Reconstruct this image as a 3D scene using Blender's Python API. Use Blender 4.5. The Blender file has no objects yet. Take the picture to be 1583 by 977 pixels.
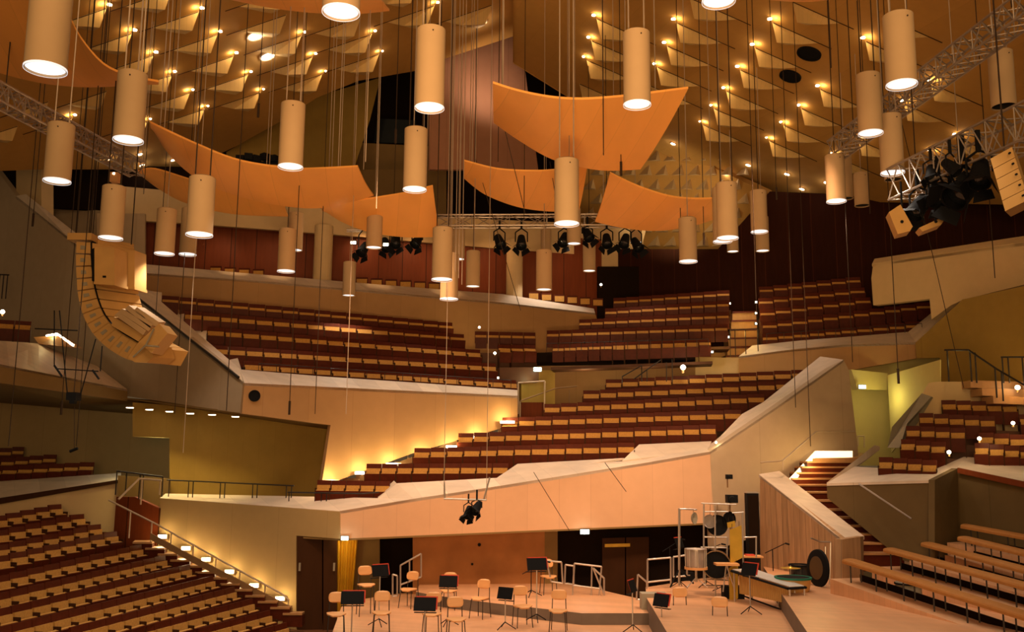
import bpy, math, random
from mathutils import Vector, Matrix
random.seed(7)
S = bpy.context.scene
COL = S.collection
# ---------------------------------------------------------------- camera
F, CX, CY = 1450.0, 791.5, 488.5
PITCH, ROLL, CAMZ = math.atan(222/1450), 0.0083, 4.7
fw = Vector((0, math.cos(PITCH), math.sin(PITCH)))
up0 = Vector((0, -math.sin(PITCH), math.cos(PITCH)))
rt0 = Vector((1, 0, 0))
rt = rt0*math.cos(ROLL) + up0*math.sin(ROLL)
up = up0*math.cos(ROLL) - rt0*math.sin(ROLL)
CAM = Vector((0, 0, CAMZ))
cd = bpy.data.cameras.new('camera'); cam = bpy.data.objects.new('camera', cd); COL.objects.link(cam)
cd.sensor_width = 36; cd.lens = 36*F/1583; cd.clip_end = 300
cam.matrix_world = Matrix(((rt.x, up.x, -fw.x, 0), (rt.y, up.y, -fw.y, 0), (rt.z, up.z, -fw.z, CAMZ), (0, 0, 0, 1)))
S.camera = cam
# ---------------------------------------------------------------- exposure and the hall's general light
S.view_settings.view_transform = 'Standard'; S.view_settings.look = 'None'
S.view_settings.gamma = 1; S.view_settings.use_curve_mapping = False
S.view_settings.exposure = 0.0
WARM = (1.0, 0.60, 0.27); WHITE = (1.0, 0.86, 0.70)
w = bpy.data.worlds.new('hall_ambient'); S.world = w; w.use_nodes = True
bg = w.node_tree.nodes['Background']; bg.inputs[0].default_value = (1.0, 0.62, 0.30, 1); bg.inputs[1].default_value = 0.09

def ray(px, py):
    return rt*((px-CX)/F) + up*((CY-py)/F) + fw
def P(px, py, D):
    r = ray(px, py); return CAM + r*(D/r.y)
def PZ(px, py, z):
    r = ray(px, py); return CAM + r*((z-CAMZ)/r.z)
def proj(v):
    d = v-CAM; k = d.dot(fw); return (CX+F*d.dot(rt)/k, CY-F*d.dot(up)/k)

def lamp(kind, name, loc, target, power, color, size=0.1, cone=60, blend=0.6):
    l = bpy.data.lights.new(name, kind); l.energy = power; l.color = color
    if kind == 'AREA': l.shape = 'DISK'; l.size = size
    else: l.shadow_soft_size = size
    if kind == 'SPOT': l.spot_size = math.radians(cone); l.spot_blend = blend
    o = bpy.data.objects.new(name, l); COL.objects.link(o); o.location = loc
    if target is not None:
        o.rotation_euler = (Vector(target)-Vector(loc)).to_track_quat('-Z', 'Y').to_euler()
    return o
# stage lighting hung over the orchestra, above and before the frame, house lights over the stalls, and two added fills
lamp('SPOT', 'stage_floodlight', (-4.2, 20, 12), (-1.0, 27, 2.9), 3000, (1, .60, .33), .4, 64, .8)
lamp('SPOT', 'stage_floodlight', (7.0, 20.5, 12.5), (4.2, 27.5, 3.0), 3600, (1, .60, .33), .4, 64, .8)
lamp('SPOT', 'reflector_bounce_fill', (0, 3, 3.5), (0.5, 23, 12.5), 6500, (1, .60, .28), .8, 62, .9)  # added uplight standing in for bounce from the stage
lamp('AREA', 'house_light', (-4, 6, 17), (-6, 28, 6), 520, (1, .60, .27), 5)
lamp('AREA', 'house_light', (7, 4, 16), (7, 32, 8), 520, (1, .60, .27), 5)
lamp('AREA', 'rear_fill_light', (0, -7, 6), (0, 24, 12), 1900, (1, .60, .27), 7)  # unseen fill added behind the camera to brighten surfaces facing it

# ---------------------------------------------------------------- materials
def mat(name, col, rough=.6, metal=0, var=.12, scale=3.0, emit=None, es=0, seam=None, grain=None, bump=0, seamcol=.55, spec=None):
    m = bpy.data.materials.new(name); m.use_nodes = True
    nt = m.node_tree; N = nt.nodes; L = nt.links; b = N['Principled BSDF']
    b.inputs['Roughness'].default_value = rough; b.inputs['Metallic'].default_value = metal
    if spec is None and rough >= .5 and not metal: spec = .15
    if spec is not None: b.inputs['Specular IOR Level'].default_value = spec
    geo = N.new('ShaderNodeNewGeometry')
    nz = N.new('ShaderNodeTexNoise'); nz.inputs['Scale'].default_value = scale; nz.inputs['Detail'].default_value = 4
    mp = N.new('ShaderNodeMapping'); L.new(geo.outputs['Position'], mp.inputs[0]); L.new(mp.outputs[0], nz.inputs[0])
    if grain: mp.inputs['Scale'].default_value = grain
    cr = N.new('ShaderNodeMapRange'); cr.inputs['To Min'].default_value = 1-var*1.6; cr.inputs['To Max'].default_value = 1+var*1.6
    L.new(nz.outputs[0], cr.inputs[0])
    mul = N.new('ShaderNodeVectorMath'); mul.operation = 'SCALE'
    mul.inputs[0].default_value = col; L.new(cr.outputs[0], mul.inputs['Scale'])
    out = mul.outputs[0]
    if seam:
        # seam = (direction x, y, z, spacing, width); thin joints between panels
        dx, dy, dz, sp, wd = seam
        dot = N.new('ShaderNodeVectorMath'); dot.operation = 'DOT_PRODUCT'; dot.inputs[1].default_value = (dx/sp, dy/sp, dz/sp)
        L.new(geo.outputs['Position'], dot.inputs[0])
        fr = N.new('ShaderNodeMath'); fr.operation = 'FRACT'; L.new(dot.outputs['Value'], fr.inputs[0])
        lt = N.new('ShaderNodeMath'); lt.operation = 'LESS_THAN'; lt.inputs[1].default_value = wd/sp; L.new(fr.outputs[0], lt.inputs[0])
        mr = N.new('ShaderNodeMapRange'); mr.inputs['To Min'].default_value = 1; mr.inputs['To Max'].default_value = seamcol; L.new(lt.outputs[0], mr.inputs[0])
        # each panel slightly different
        fl = N.new('ShaderNodeMath'); fl.operation = 'FLOOR'; L.new(dot.outputs['Value'], fl.inputs[0])
        wn = N.new('ShaderNodeTexWhiteNoise'); wn.noise_dimensions = '1D'; L.new(fl.outputs[0], wn.inputs['W'])
        pr = N.new('ShaderNodeMapRange'); pr.inputs['To Min'].default_value = 1-var*.7; pr.inputs['To Max'].default_value = 1+var*.7; L.new(wn.outputs[0], pr.inputs[0])
        m1 = N.new('ShaderNodeMath'); m1.operation = 'MULTIPLY'; L.new(mr.outputs[0], m1.inputs[0]); L.new(pr.outputs[0], m1.inputs[1])
        m2 = N.new('ShaderNodeVectorMath'); m2.operation = 'SCALE'; L.new(out, m2.inputs[0]); L.new(m1.outputs[0], m2.inputs['Scale'])
        out = m2.outputs[0]
    L.new(out, b.inputs['Base Color'])
    if bump:
        bp = N.new('ShaderNodeBump'); bp.inputs['Strength'].default_value = bump; bp.inputs['Distance'].default_value = .02
        L.new(nz.outputs[0], bp.inputs['Height']); L.new(bp.outputs[0], b.inputs['Normal'])
    if emit: b.inputs['Emission Color'].default_value = (*emit, 1); b.inputs['Emission Strength'].default_value = es
    return m
M = {}
M['plaster'] = mat('cream_plaster', (.42, .235, .10), .8, var=.05, seam=(.95, .3, 0, 1.35, .012), seamcol=.8)
M['plaster_plain'] = mat('cream_plaster_plain', (.60, .43, .23), .8, var=.05)
M['leftwall'] = mat('olive_beige_plaster', (.38, .26, .115), .8, var=.05, seam=(.95, -.1, 0, 1.5, .012), seamcol=.8)
M['salmon'] = mat('stage_parapet_plaster', (.66, .40, .24), .75, var=.04, seam=(1, .05, 0, .92, .010), seamcol=.82)
M['greywall'] = mat('grey_beige_plaster', (.44, .33, .22), .8, var=.05, seam=(.8, -.6, 0, 1.6, .012), seamcol=.85)
M['olive'] = mat('olive_plaster', (.32, .20, .045), .8, var=.07, seam=(1, .2, 0, .5, .010), seamcol=.9)
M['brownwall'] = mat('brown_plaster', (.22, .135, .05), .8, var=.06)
M['pinkwall'] = mat('organ_wall_panels', (.33, .16, .095), .6, var=.05, seam=(1, -.15, 0, .62, .014), seamcol=.7)
M['marble'] = mat('pale_stone', (.60, .48, .37), .5, var=.13, scale=1.6, grain=(1, 2.2, 1), seam=(1, .6, 0, .8, .008), seamcol=.75)
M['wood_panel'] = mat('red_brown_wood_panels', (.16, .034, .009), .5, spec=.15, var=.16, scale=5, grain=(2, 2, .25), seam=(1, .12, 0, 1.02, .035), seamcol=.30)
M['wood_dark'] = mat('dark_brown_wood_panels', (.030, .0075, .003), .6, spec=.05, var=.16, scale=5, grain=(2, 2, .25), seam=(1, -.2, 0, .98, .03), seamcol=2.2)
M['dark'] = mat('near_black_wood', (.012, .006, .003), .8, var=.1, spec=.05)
M['black'] = mat('black_paint', (.006, .006, .007), .7, var=.05, spec=.12)
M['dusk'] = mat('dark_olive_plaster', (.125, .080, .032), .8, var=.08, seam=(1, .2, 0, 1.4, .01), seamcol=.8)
M['gongcentre'] = mat('gong_bronze', (.10, .055, .02), .5, metal=.3, var=.2)
M['strip'] = mat('painted_wall_glow', (1, 1, 1), .4, emit=(1, .70, .34), es=2.2)  # emission paints the glow of a lit wall band
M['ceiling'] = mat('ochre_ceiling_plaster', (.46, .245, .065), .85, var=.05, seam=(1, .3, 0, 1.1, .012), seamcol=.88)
M['baffle'] = mat('cream_baffle_boards', (.62, .42, .17), .8, var=.04, seam=(1, .1, 0, .16, .012), seamcol=.88)
M['sail'] = mat('orange_fibreglass', (.90, .42, .10), .5, var=.06, scale=2.2, grain=(1, .3, 1), seam=(1, .15, 0, .62, .012), seamcol=.86)
M['pendant'] = mat('cream_lamp_tube', (.50, .34, .19), .6, var=.04)
M['pend_in'] = mat('lamp_inner_reflector', (.85, .85, .85), .4, emit=(.93, .97, 1), es=.72)
M['pend_off'] = mat('unlit_lamp_inner', (.02, .018, .015), .7)
M['glow'] = mat('lit_bulb', (1, 1, 1), .4, emit=(1, .80, .55), es=14)
M['glow_cool'] = mat('lit_sign', (1, 1, 1), .4, emit=(.80, 1, .92), es=5)
M['glow_white'] = mat('lit_round_downlight', (1, 1, 1), .4, emit=(1, .93, .82), es=4)
M['seat_wood'] = mat('seat_red_wood', (.078, .013, .004), .45, var=.2, scale=8, spec=.12)
M['cushion'] = mat('ochre_seat_fabric', (.47, .245, .062), .9, var=.2, scale=25, spec=.1)
M['terrace'] = mat('dark_parquet', (.10, .040, .018), .5, var=.15)
M['step'] = mat('stair_wood', (.40, .20, .075), .45, var=.12, grain=(3, .6, 1))
M['stage'] = mat('stage_floor_wood', (.62, .32, .16), .4, var=.10, scale=4, grain=(1, .2, 1), seam=(.3, 1, 0, .16, .006), seamcol=.75)
M['stage_side'] = mat('stage_riser_side', (.16, .12, .09), .6)
M['concrete'] = mat('warm_concrete', (.40, .175, .062), .7, var=.34, scale=.9, bump=.1)
M['plank'] = mat('board_marked_wall', (.40, .235, .12), .7, var=.26, scale=3, grain=(3, 3, .4), seam=(.55, -.83, 0, .26, .014), seamcol=.45)
M['bench'] = mat('bench_orange_upholstery', (.36, .15, .038), .6, var=.1, scale=9)
M['curtain'] = mat('yellow_curtain', (.72, .42, .03), .8, var=.08)
M['door'] = mat('dark_door_wood', (.045, .016, .005), .6, spec=.1, var=.15, grain=(2, 2, .3))
M['steel'] = mat('brushed_steel', (.55, .50, .46), .35, metal=.8)
M['rail_dark'] = mat('black_iron', (.025, .018, .015), .45, metal=.3)
M['rail_light'] = mat('beige_painted_rail', (.50, .38, .26), .4, metal=.2)
M['rail_wood'] = mat('brown_wood_rail', (.26, .15, .07), .5)
M['truss'] = mat('aluminium_truss', (.36, .29, .24), .4, metal=.6)
M['cable_light'] = mat('steel_cable', (.42, .32, .24), .5, metal=.3)
M['cable_dark'] = mat('black_cable', (.035, .02, .012), .6)
M['spk'] = mat('tan_speaker_paint', (.55, .32, .11), .55, var=.08)
M['chairwood'] = mat('beech_ply', (.68, .34, .13), .45, var=.08, grain=(1, 1, 4))
M['red'] = mat('red_folder', (.55, .06, .03), .5)
M['brass'] = mat('yellow_brass', (.66, .42, .06), .30, metal=.6, var=.2)
M['drumgrey'] = mat('grey_drum_shell', (.42, .38, .36), .35, metal=.5)
M['bar_white'] = mat('white_percussion_bars', (.75, .73, .72), .3, metal=.3)
M['green'] = mat('dark_green_felt', (.02, .14, .09), .7)
M['glass'] = mat('dark_window_glass', (.02, .025, .03), .12)
M['glass'].node_tree.nodes['Principled BSDF'].inputs['Transmission Weight'].default_value = .3
M['greycap'] = mat('grey_concrete', (.30, .26, .19), .7, var=.1)
M['green_lit'] = mat('pale_olive_plaster', (.56, .47, .18), .8, var=.04)

# ---------------------------------------------------------------- mesh builder
class MB:
    def __init__(s): s.v = []; s.f = []; s.m = []
    def add(s, vs, fs, mi=0):
        o = len(s.v); s.v += [Vector(v) for v in vs]; s.f += [tuple(o+i for i in f) for f in fs]; s.m += [mi]*len(fs); return s
    def hexa(s, a, b, mi=0):          # two corresponding loops -> closed prism
        n = len(a)
        fs = [tuple(range(n-1, -1, -1)), tuple(range(n, 2*n))] + [(i, (i+1) % n, n+(i+1) % n, n+i) for i in range(n)]
        return s.add(list(a)+list(b), fs, mi)
    def box(s, c, d, mi=0, R=None):
        c = Vector(c); x, y, z = d[0]/2, d[1]/2, d[2]/2
        q = [Vector(p) for p in ((-x, -y, -z), (x, -y, -z), (x, y, -z), (-x, y, -z))]; t = [p+Vector((0, 0, 2*z)) for p in q]
        if R is not None: q = [R @ p for p in q]; t = [R @ p for p in t]
        return s.hexa([p+c for p in q], [p+c for p in t], mi)
    def tube(s, a, b, r, n=8, mi=0, r2=None, caps=True):
        a = Vector(a); b = Vector(b); d = (b-a).normalized(); r2 = r if r2 is None else r2
        u = d.orthogonal().normalized(); v = d.cross(u)
        A = [a+(u*math.cos(t)+v*math.sin(t))*r for t in [2*math.pi*i/n for i in range(n)]]
        B = [b+(u*math.cos(t)+v*math.sin(t))*r2 for t in [2*math.pi*i/n for i in range(n)]]
        if caps: return s.hexa(A, B, mi)
        return s.add(A+B, [(i, (i+1) % n, n+(i+1) % n, n+i) for i in range(n)], mi)
    def path(s, pts, r, n=6, mi=0):
        for p, q in zip(pts, pts[1:]): s.tube(p, q, r, n, mi)
        return s
    def lathe(s, c, prof, n=24, mi=0, axis=None, closed=False):
        c = Vector(c); R = Matrix.Identity(3) if axis is None else Vector(axis).to_track_quat('Z', 'Y').to_matrix()
        vs = []; fs = []
        for r, z in prof:
            for i in range(n):
                t = 2*math.pi*i/n; vs.append(c+R @ Vector((r*math.cos(t), r*math.sin(t), z)))
        k = len(prof)
        for j in range(k-1 if not closed else k):
            for i in range(n):
                j2 = (j+1) % k
                fs.append((j*n+i, j*n+(i+1) % n, j2*n+(i+1) % n, j2*n+i))
        return s.add(vs, fs, mi)
    def build(s, name, mats, parent=None, origin=None, smooth=False):
        if not isinstance(mats, (list, tuple)): mats = [mats]
        if origin is None:
            if parent is not None: origin = Vector((0, 0, 0))
            else:
                xs = [v.x for v in s.v]; ys = [v.y for v in s.v]; zs = [v.z for v in s.v]
                origin = Vector(((min(xs)+max(xs))/2, (min(ys)+max(ys))/2, min(zs)))
        sub = origin
        me = bpy.data.meshes.new(name); me.from_pydata([v-sub for v in s.v], [], s.f)
        for m in mats: me.materials.append(m if not isinstance(m, str) else M[m])
        me.polygons.foreach_set('material_index', s.m)
        if smooth: me.polygons.foreach_set('use_smooth', [True]*len(s.f))
        me.update()
        import bmesh
        bm = bmesh.new(); bm.from_mesh(me); bmesh.ops.recalc_face_normals(bm, faces=bm.faces); bm.to_mesh(me); bm.free()
        if smooth:
            try: me.set_sharp_from_angle(angle=math.radians(40))
            except Exception: pass
        o = bpy.data.objects.new(name, me); COL.objects.link(o); o.location = origin
        if parent is not None:
            o.parent = parent
        return o
def part(name, mb, mats, root, smooth=False, label=None):
    """mesh given in world coordinates, made a child of root (translation only)"""
    r = root
    off = Vector((0, 0, 0))
    while r is not None: off = off + r.location; r = r.parent
    mb.v = [v-off for v in mb.v]
    o = mb.build(name, mats, parent=root, smooth=smooth)
    if label: o['label'] = label
    return o
def tag(o, label, cat, group=None, kind=None):
    o['label'] = label; o['category'] = cat
    if group: o['group'] = group
    if kind: o['kind'] = kind
    return o
def empty(name, loc, label, cat, group=None, rz=0):
    o = bpy.data.objects.new(name, None); COL.objects.link(o); o.location = loc; o.rotation_euler = (0, 0, rz)
    o.empty_display_size = .1
    return tag(o, label, cat, group)
def struct(name, mb, mats, label=None):
    o = mb.build(name, mats); o['kind'] = 'structure'
    if label: o['label'] = label
    return o
class Pl:
    """a plane of the building, found from image points at known distances"""
    def __init__(s, p0, n): s.p = p0; s.n = n.normalized()
    def at(s, px, py):
        r = ray(px, py); return CAM + r*((s.p-CAM).dot(s.n)/r.dot(s.n))
def plane3(a, b, c):
    A, B, C_ = P(*a), P(*b), P(*c); return Pl(A, (B-A).cross(C_-A))
def vplane(a, b):          # vertical plane: a, b = (px, D), plan positions taken at the eye level
    A, B = P(a[0], 710, a[1]), P(b[0], 710, b[1]); d = B-A; d.z = 0
    return Pl(A, d.cross(Vector((0, 0, 1))))
def slab(mb, pl, pts, t=.2, mi=0):
    f = [pl.at(*p) for p in pts]; n = pl.n.copy()
    if n.dot(f[0]-CAM) < 0: n = -n
    mb.hexa(f, [p+n*t for p in f], mi); return mb
def wall(name, pl, pts, m, t=.2):
    return struct(name, slab(MB(), pl, pts, t), m)
def strip(mb, A, B, t=.06, mi=0):   # sloping cap between two 3-D polylines with equal counts
    dz = Vector((0, 0, -t))
    for i in range(len(A)-1):
        q = [A[i], A[i+1], B[i+1], B[i]]
        mb.hexa(q, [p+dz for p in q], mi)
    return mb
# ================================================================ THE HALL
# ---- stage front under the middle block
V_ST = vplane((525, 26.5), (1100, 28.0))
V_SL = vplane((525, 26.5), (247, 29.0))
V_SR = vplane((1100, 28.0), (1312, 30.2))
wall('wall_stage_parapet', V_ST, [(525, 790), (640, 771), (760, 753), (880, 734), (1000, 715), (1098, 698), (1104, 808), (525, 833)], 'salmon', .25)
wall('wall_stage_left', V_SL, [(247, 770), (525, 791), (525, 833), (458, 828), (458, 990), (235, 990)], 'leftwall', .25)
wall('wall_block_side', V_SR, [(1098, 698), (1200, 629), (1304, 556), (1312, 572), (1326, 690), (1330, 780), (1104, 850)], 'greywall', .3)
# recess behind the stage
V_RC = vplane((458, 28.6), (1170, 29.6))
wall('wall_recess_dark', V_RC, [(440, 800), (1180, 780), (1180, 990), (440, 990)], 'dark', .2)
V_CC = vplane((638, 27.9), (842, 28.3))
wall('wall_concrete', V_CC, [(638, 815), (842, 808), (842, 990), (638, 990)], 'concrete', .25)
V_R2 = vplane((530, 28.0), (590, 28.3))
wall('wall_recess_leaning', V_R2, [(552, 826), (587, 826), (587, 990), (528, 990)], 'brownwall', .1)
wall('wall_recess_jamb', V_CC, [(842, 815), (862, 814), (862, 990), (842, 990)], 'brownwall', .2)
V_RW = vplane((862, 28.6), (1160, 28.9))
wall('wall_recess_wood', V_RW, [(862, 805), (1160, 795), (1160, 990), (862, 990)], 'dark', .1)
b = MB(); strip(b, [V_SL.at(458, 829), V_ST.at(526, 833), V_ST.at(1103, 808)], [P(440, 832, 28.9), P(526, 829, 28.9), P(1110, 806, 29.8)], .05)
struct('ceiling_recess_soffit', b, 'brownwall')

# ---- caps of stone along the middle block front, stepping up to the right
b = MB()
A = [V_SL.at(247, 770), V_ST.at(525, 790), V_ST.at(640, 771), V_ST.at(760, 753), V_ST.at(880, 734), V_ST.at(1000, 715), V_ST.at(1098, 698)]
B = [P(256, 763, 29.7), P(585, 770, 27.2), P(613, 747, 27.4), P(780, 738, 27.5), P(860, 720, 27.9), P(978, 712, 28.2), P(1090, 692, 28.6)]
strip(b, A, B, .08)
for q in ([(585, 770, 27.2), (613, 747, 27.4), (609, 743, 27.9), (583, 766, 27.7)],
          [(760, 744, 27.4), (800, 717, 28.2), (965, 708, 28.3), (880, 722, 27.8)],
          [(962, 712, 28.1), (988, 687, 28.9), (1100, 682, 29.1), (1094, 696, 28.5)]):
    f = [P(*p) for p in q]; b.hexa(f, [p+Vector((0, 0, -.06)) for p in f])
struct('trim_stage_parapet', b, 'marble')
b = MB()
A = [V_SR.at(1098, 698), V_SR.at(1200, 629), V_SR.at(1304, 556)]
B = [P(1094, 690, 28.9), P(1172, 628, 30.2), P(1268, 551, 31.3)]
strip(b, A, B, .08)
f = [P(1110, 678, 29.1), P(1147, 640, 29.9), P(1181, 621, 30.4), P(1150, 655, 29.4)]; b.hexa(f, [p+Vector((0, 0, -.06)) for p in f])
struct('trim_block_side', b, 'marble')

# ---- block C (upper left): front, side, soffit
V_CF = vplane((378, 27.5), (800, 31.6))
V_CS = vplane((378, 27.5), (200, 31.0))
wall('wall_upper_block_front', V_CF, [(378, 592), (800, 612), (800, 655), (640, 700), (497, 752), (511, 657), (374, 639)], 'plaster', .3)
wall('wall_upper_block_side', V_CS, [(-15, 250), (25, 303), (108, 369), (200, 450), (290, 521), (378, 592), (374, 639), (200, 613), (-15, 585)], 'greywall', .25)
b = MB()
strip(b, [V_CF.at(378, 592), V_CF.at(500, 598), V_CF.at(650, 605), V_CF.at(800, 612)], [P(370, 571, 28.4), P(500, 582, 29.5), P(650, 592, 30.6), P(800, 603, 32.2)], .08)
struct('trim_upper_block_front', b, 'marble')
b = MB()
k1 = [(25, 303), (108, 369), (200, 450), (290, 521), (378, 592)]
k2 = [(40, 300, 36.2), (125, 366, 34.2), (222, 443, 32.2), (300, 510, 30.3), (372, 571, 28.4)]
strip(b, [V_CS.at(*p) for p in k1], [P(*p) for p in k2], .1)
# stone landings stepping down beside the seat rows
for q in ([(205, 446), (250, 452), (252, 486), (222, 470)], [(232, 484), (288, 484), (289, 514), (262, 512)], [(262, 512), (326, 511), (328, 540), (298, 540)], [(298, 540), (362, 536), (373, 571), (335, 571)]):
    d = 32.4-(q[0][0]-205)/93*2.6
    f = [P(q[0][0], q[0][1], d+.5), P(q[1][0], q[1][1], d+.5), P(q[2][0], q[2][1], d-.6), P(q[3][0], q[3][1], d-.6)]
    b.hexa(f, [p+Vector((0, 0, -.3)) for p in f])
struct('trim_upper_block_side', b, 'marble')
b = MB()
for a, c in zip([(205, 455), (250, 490), (300, 530), (340, 561)], [(250, 490), (300, 530), (340, 561), (370, 585)]):
    b.tube(V_CS.at(*a)+Vector((0, -.1, .02)), V_CS.at(*c)+Vector((0, -.1, .02)), .045)
h = b.build('handrail', 'rail_dark'); tag(h, 'dark handrail along the sloping top of the grey side wall', 'handrail')

# ---- balcony at the far left
V_BL = vplane((0, 25.5), (197, 30.6))
wall('wall_left_balcony', V_BL, [(-15, 560), (197, 602), (197, 620), (-15, 590)], 'brownwall', .2)
b = MB(); strip(b, [V_BL.at(-15, 560), V_BL.at(60, 575), V_BL.at(197, 602)], [P(-15, 526, 27.5), P(60, 531, 29.3), P(150, 566, 31.2)], .06)
struct('trim_left_balcony', b, 'marble')
f = [P(-15, 592, 25.7), P(200, 618, 30.4), P(374, 640, 27.8), P(511, 657, 28.9), P(500, 668, 31.2), P(200, 640, 34.4), P(-15, 622, 34.4)]
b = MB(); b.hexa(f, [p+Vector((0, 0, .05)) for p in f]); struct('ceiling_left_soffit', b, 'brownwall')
V_LB = vplane((0, 34.2), (510, 34.2))
V_LO = vplane((205, 30.2), (520, 30.2))
wall('wall_lower_left', V_LB, [(-15, 600), (262, 620), (262, 800), (-15, 800)], 'leftwall')
wall('wall_olive', V_LO, [(262, 620), (508, 645), (508, 660), (486, 790), (262, 790)], 'olive')
wall('wall_olive_header', V_LO, [(205, 622), (262, 626), (262, 677), (205, 675)], 'olive', .5)

# ---- left mid terrace front
V_LM = vplane((0, 29.4), (187, 30.2))
wall('wall_left_terrace', V_LM, [(-15, 772), (187, 741), (187, 845), (-15, 900)], 'plaster_plain')
b = MB(); strip(b, [V_LM.at(-15, 774), V_LM.at(187, 743)], [P(-15, 745, 30.6), P(187, 731, 31.2)], .05)
struct('trim_left_terrace', b, 'marble')
b = MB(); slab(b, Pl(V_LM.p+Vector((.0, -.06, 0)), V_LM.n), [(-15, 772), (188, 741), (188, 746), (-15, 782)], .1); struct('trim_left_terrace_edge', b, 'door')
V_WB = vplane((176, 29.2), (247, 28.9))
wall('wall_wood_low', V_WB, [(180, 768), (208, 768), (247, 786), (240, 870), (172, 870)], 'wood_panel', .15)
wall('wall_wood_low_upper', vplane((176, 30), (270, 30)), [(182, 735), (262, 740), (262, 800), (182, 800)], 'brownwall', .1)

# ---- upper back tier
V_UT = vplane((205, 33.8), (925, 38.5))
top = [(208, 421), (400, 434), (600, 452), (780, 468), (920, 484)]
wall('wall_back_tier_front', V_UT, top+[(925, 500), (860, 560), (500, 560), (200, 500)], 'plaster')
b = MB(); strip(b, [V_UT.at(*p) for p in top], [P(208, 407, 34.8), P(400, 424, 36), P(600, 441, 37.4), P(780, 455, 38.6), P(918, 477, 39.4)], .08)
struct('trim_back_tier', b, 'marble')
V_UB = vplane((205, 37.5), (930, 41.0))
wall('wall_back_wood', V_UB, [(215, 330), (930, 370), (930, 500), (215, 440)], 'wood_panel')
V_FA = vplane((190, 36.8), (1000, 41.5))
wall('wall_back_fascia', V_FA, [(188, 288), (300, 298), (560, 330), (780, 340), (1000, 350), (984, 412), (925, 412), (905, 394), (780, 385), (510, 362), (300, 346), (160, 338), (160, 322)], 'plaster_plain')
wall('wall_grey_niche', vplane((150, 36), (225, 36.3)), [(150, 330), (224, 330), (224, 415), (150, 415)], 'greywall')
for n, (x0, x1, y0, y1, d) in enumerate([(483, 512, 350, 436, 37.6), (782, 808, 372, 462, 39.2)]):
    b = MB(); a_ = P((x0+x1)/2, y1+6, d); t_ = P((x0+x1)/2, y0, d); r = (x1-x0)/2/F*d
    b.tube(Vector((a_.x, a_.y, a_.z)), Vector((a_.x, a_.y, t_.z)), r, 20)
    struct('wall_column', b, 'plaster_plain')
# far dark backdrop with the pieces in front of it
wall('wall_far_back', vplane((0, 47), (1583, 47)), [(-120, -60), (1250, -60), (1250, 480), (-120, 480)], 'dark')
wall('wall_upper_left_dark', vplane((60, 37.4), (300, 38)), [(60, 255), (300, 258), (300, 345), (150, 325), (66, 320)], 'dark')
wall('wall_far_left', vplane((-10, 39), (165, 37)), [(60, 316), (160, 326), (160, 420), (60, 420)], 'greywall')
wall('wall_left_pier', vplane((25, 36.0), (66, 35.0)), [(25, 248), (52, 246), (64, 258), (64, 330), (25, 300)], 'plaster_plain', .5)
V_OL = vplane((365, 40), (590, 42))
wall('wall_far_olive', V_OL, [(350, 235), (433, 186), (490, 149), (588, 120), (572, 185), (545, 268), (350, 300)], 'olive')
wall('wall_far_sill', vplane((540, 43), (665, 43)), [(560, 221), (665, 226), (665, 262), (545, 262)], 'brownwall')
wall('wall_far_lower', vplane((480, 42), (665, 42)), [(500, 262), (690, 262), (690, 330), (480, 350)], 'brownwall')
b = slab(MB(), vplane((580, 43.4), (645, 43.4)), [(582, 183), (643, 186), (643, 222), (578, 220)], .08); struct('window_1', b, 'glass')
V_PK = vplane((665, 38.5), (830, 40))
wall('wall_organ_panels', V_PK, [(664, 104), (690, 88), (797, 55), (812, 110), (832, 262), (664, 262)], 'pinkwall')
# tessellated inner ceiling
T = plane3((960, 230, 42), (1150, 290, 40), (1000, 400, 46))
wall('ceiling_inner', T, [(860, 200), (1010, 215), (1190, 300), (1115, 388), (985, 388), (860, 370)], 'ceiling', .3)
b = MB()
for j in range(7):
    for i in range(12):
        px = 900+i*25+(j % 2)*12; py = 232+j*22
        if px > 1150-(py-240)*.2 or py > 385: continue
        q = [T.at(px, py+17), T.at(px+17, py), T.at(px+21, py+17)]
        apex = P(px+14, py+15, (q[0].y)-0.9)
        b.add([q[0], q[1], q[2], apex], [(0, 1, 3), (1, 2, 3), (0, 2, 3)])
struct('ceiling_inner_pyramids', b, 'plaster_plain')
# right wood wall
V_WR = vplane((985, 41), (1583, 36.5))
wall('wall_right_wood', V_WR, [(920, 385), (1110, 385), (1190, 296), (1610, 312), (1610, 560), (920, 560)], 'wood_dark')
V_WK = vplane((925, 42), (1010, 41.5))
wall('wall_dark_corner', vplane((920, 40.5), (1000, 41)), [(925, 412), (988, 412), (988, 500), (925, 500)], 'dark')

# ---- right-hand tiers
V_SF = vplane((1142, 34.2), (1416, 32.6))
wall('wall_right_tier_front', V_SF, [(1142, 551), (1217, 541), (1302, 533), (1415, 529), (1417, 554), (1316, 572), (1312, 600), (1142, 600)], 'plaster')
b = MB()
strip(b, [V_SF.at(1142, 551), V_SF.at(1217, 541), V_SF.at(1302, 533), V_SF.at(1415, 529)], [P(1163, 534, 35.0), P(1240, 526, 34.6), P(1320, 520, 34.2), P(1404, 513, 33.8)], .08)
strip(b, [P(1415, 529, 32.6), P(1488, 462, 33.0)], [P(1404, 513, 33.8), P(1469, 460, 34.4)], .08)
struct('trim_right_tier', b, 'marble')
V_RO = vplane((1416, 32.6), (1583, 28.2))
wall('wall_right_olive', V_RO, [(1415, 530), (1488, 463), (1610, 436), (1610, 592), (1455, 592), (1453, 553), (1417, 554)], 'olive')
wall('wall_behind_blocks', vplane((800, 37.5), (1160, 35.4)), [(800, 545), (1160, 545), (1160, 640), (800, 640)], 'plaster')
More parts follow.
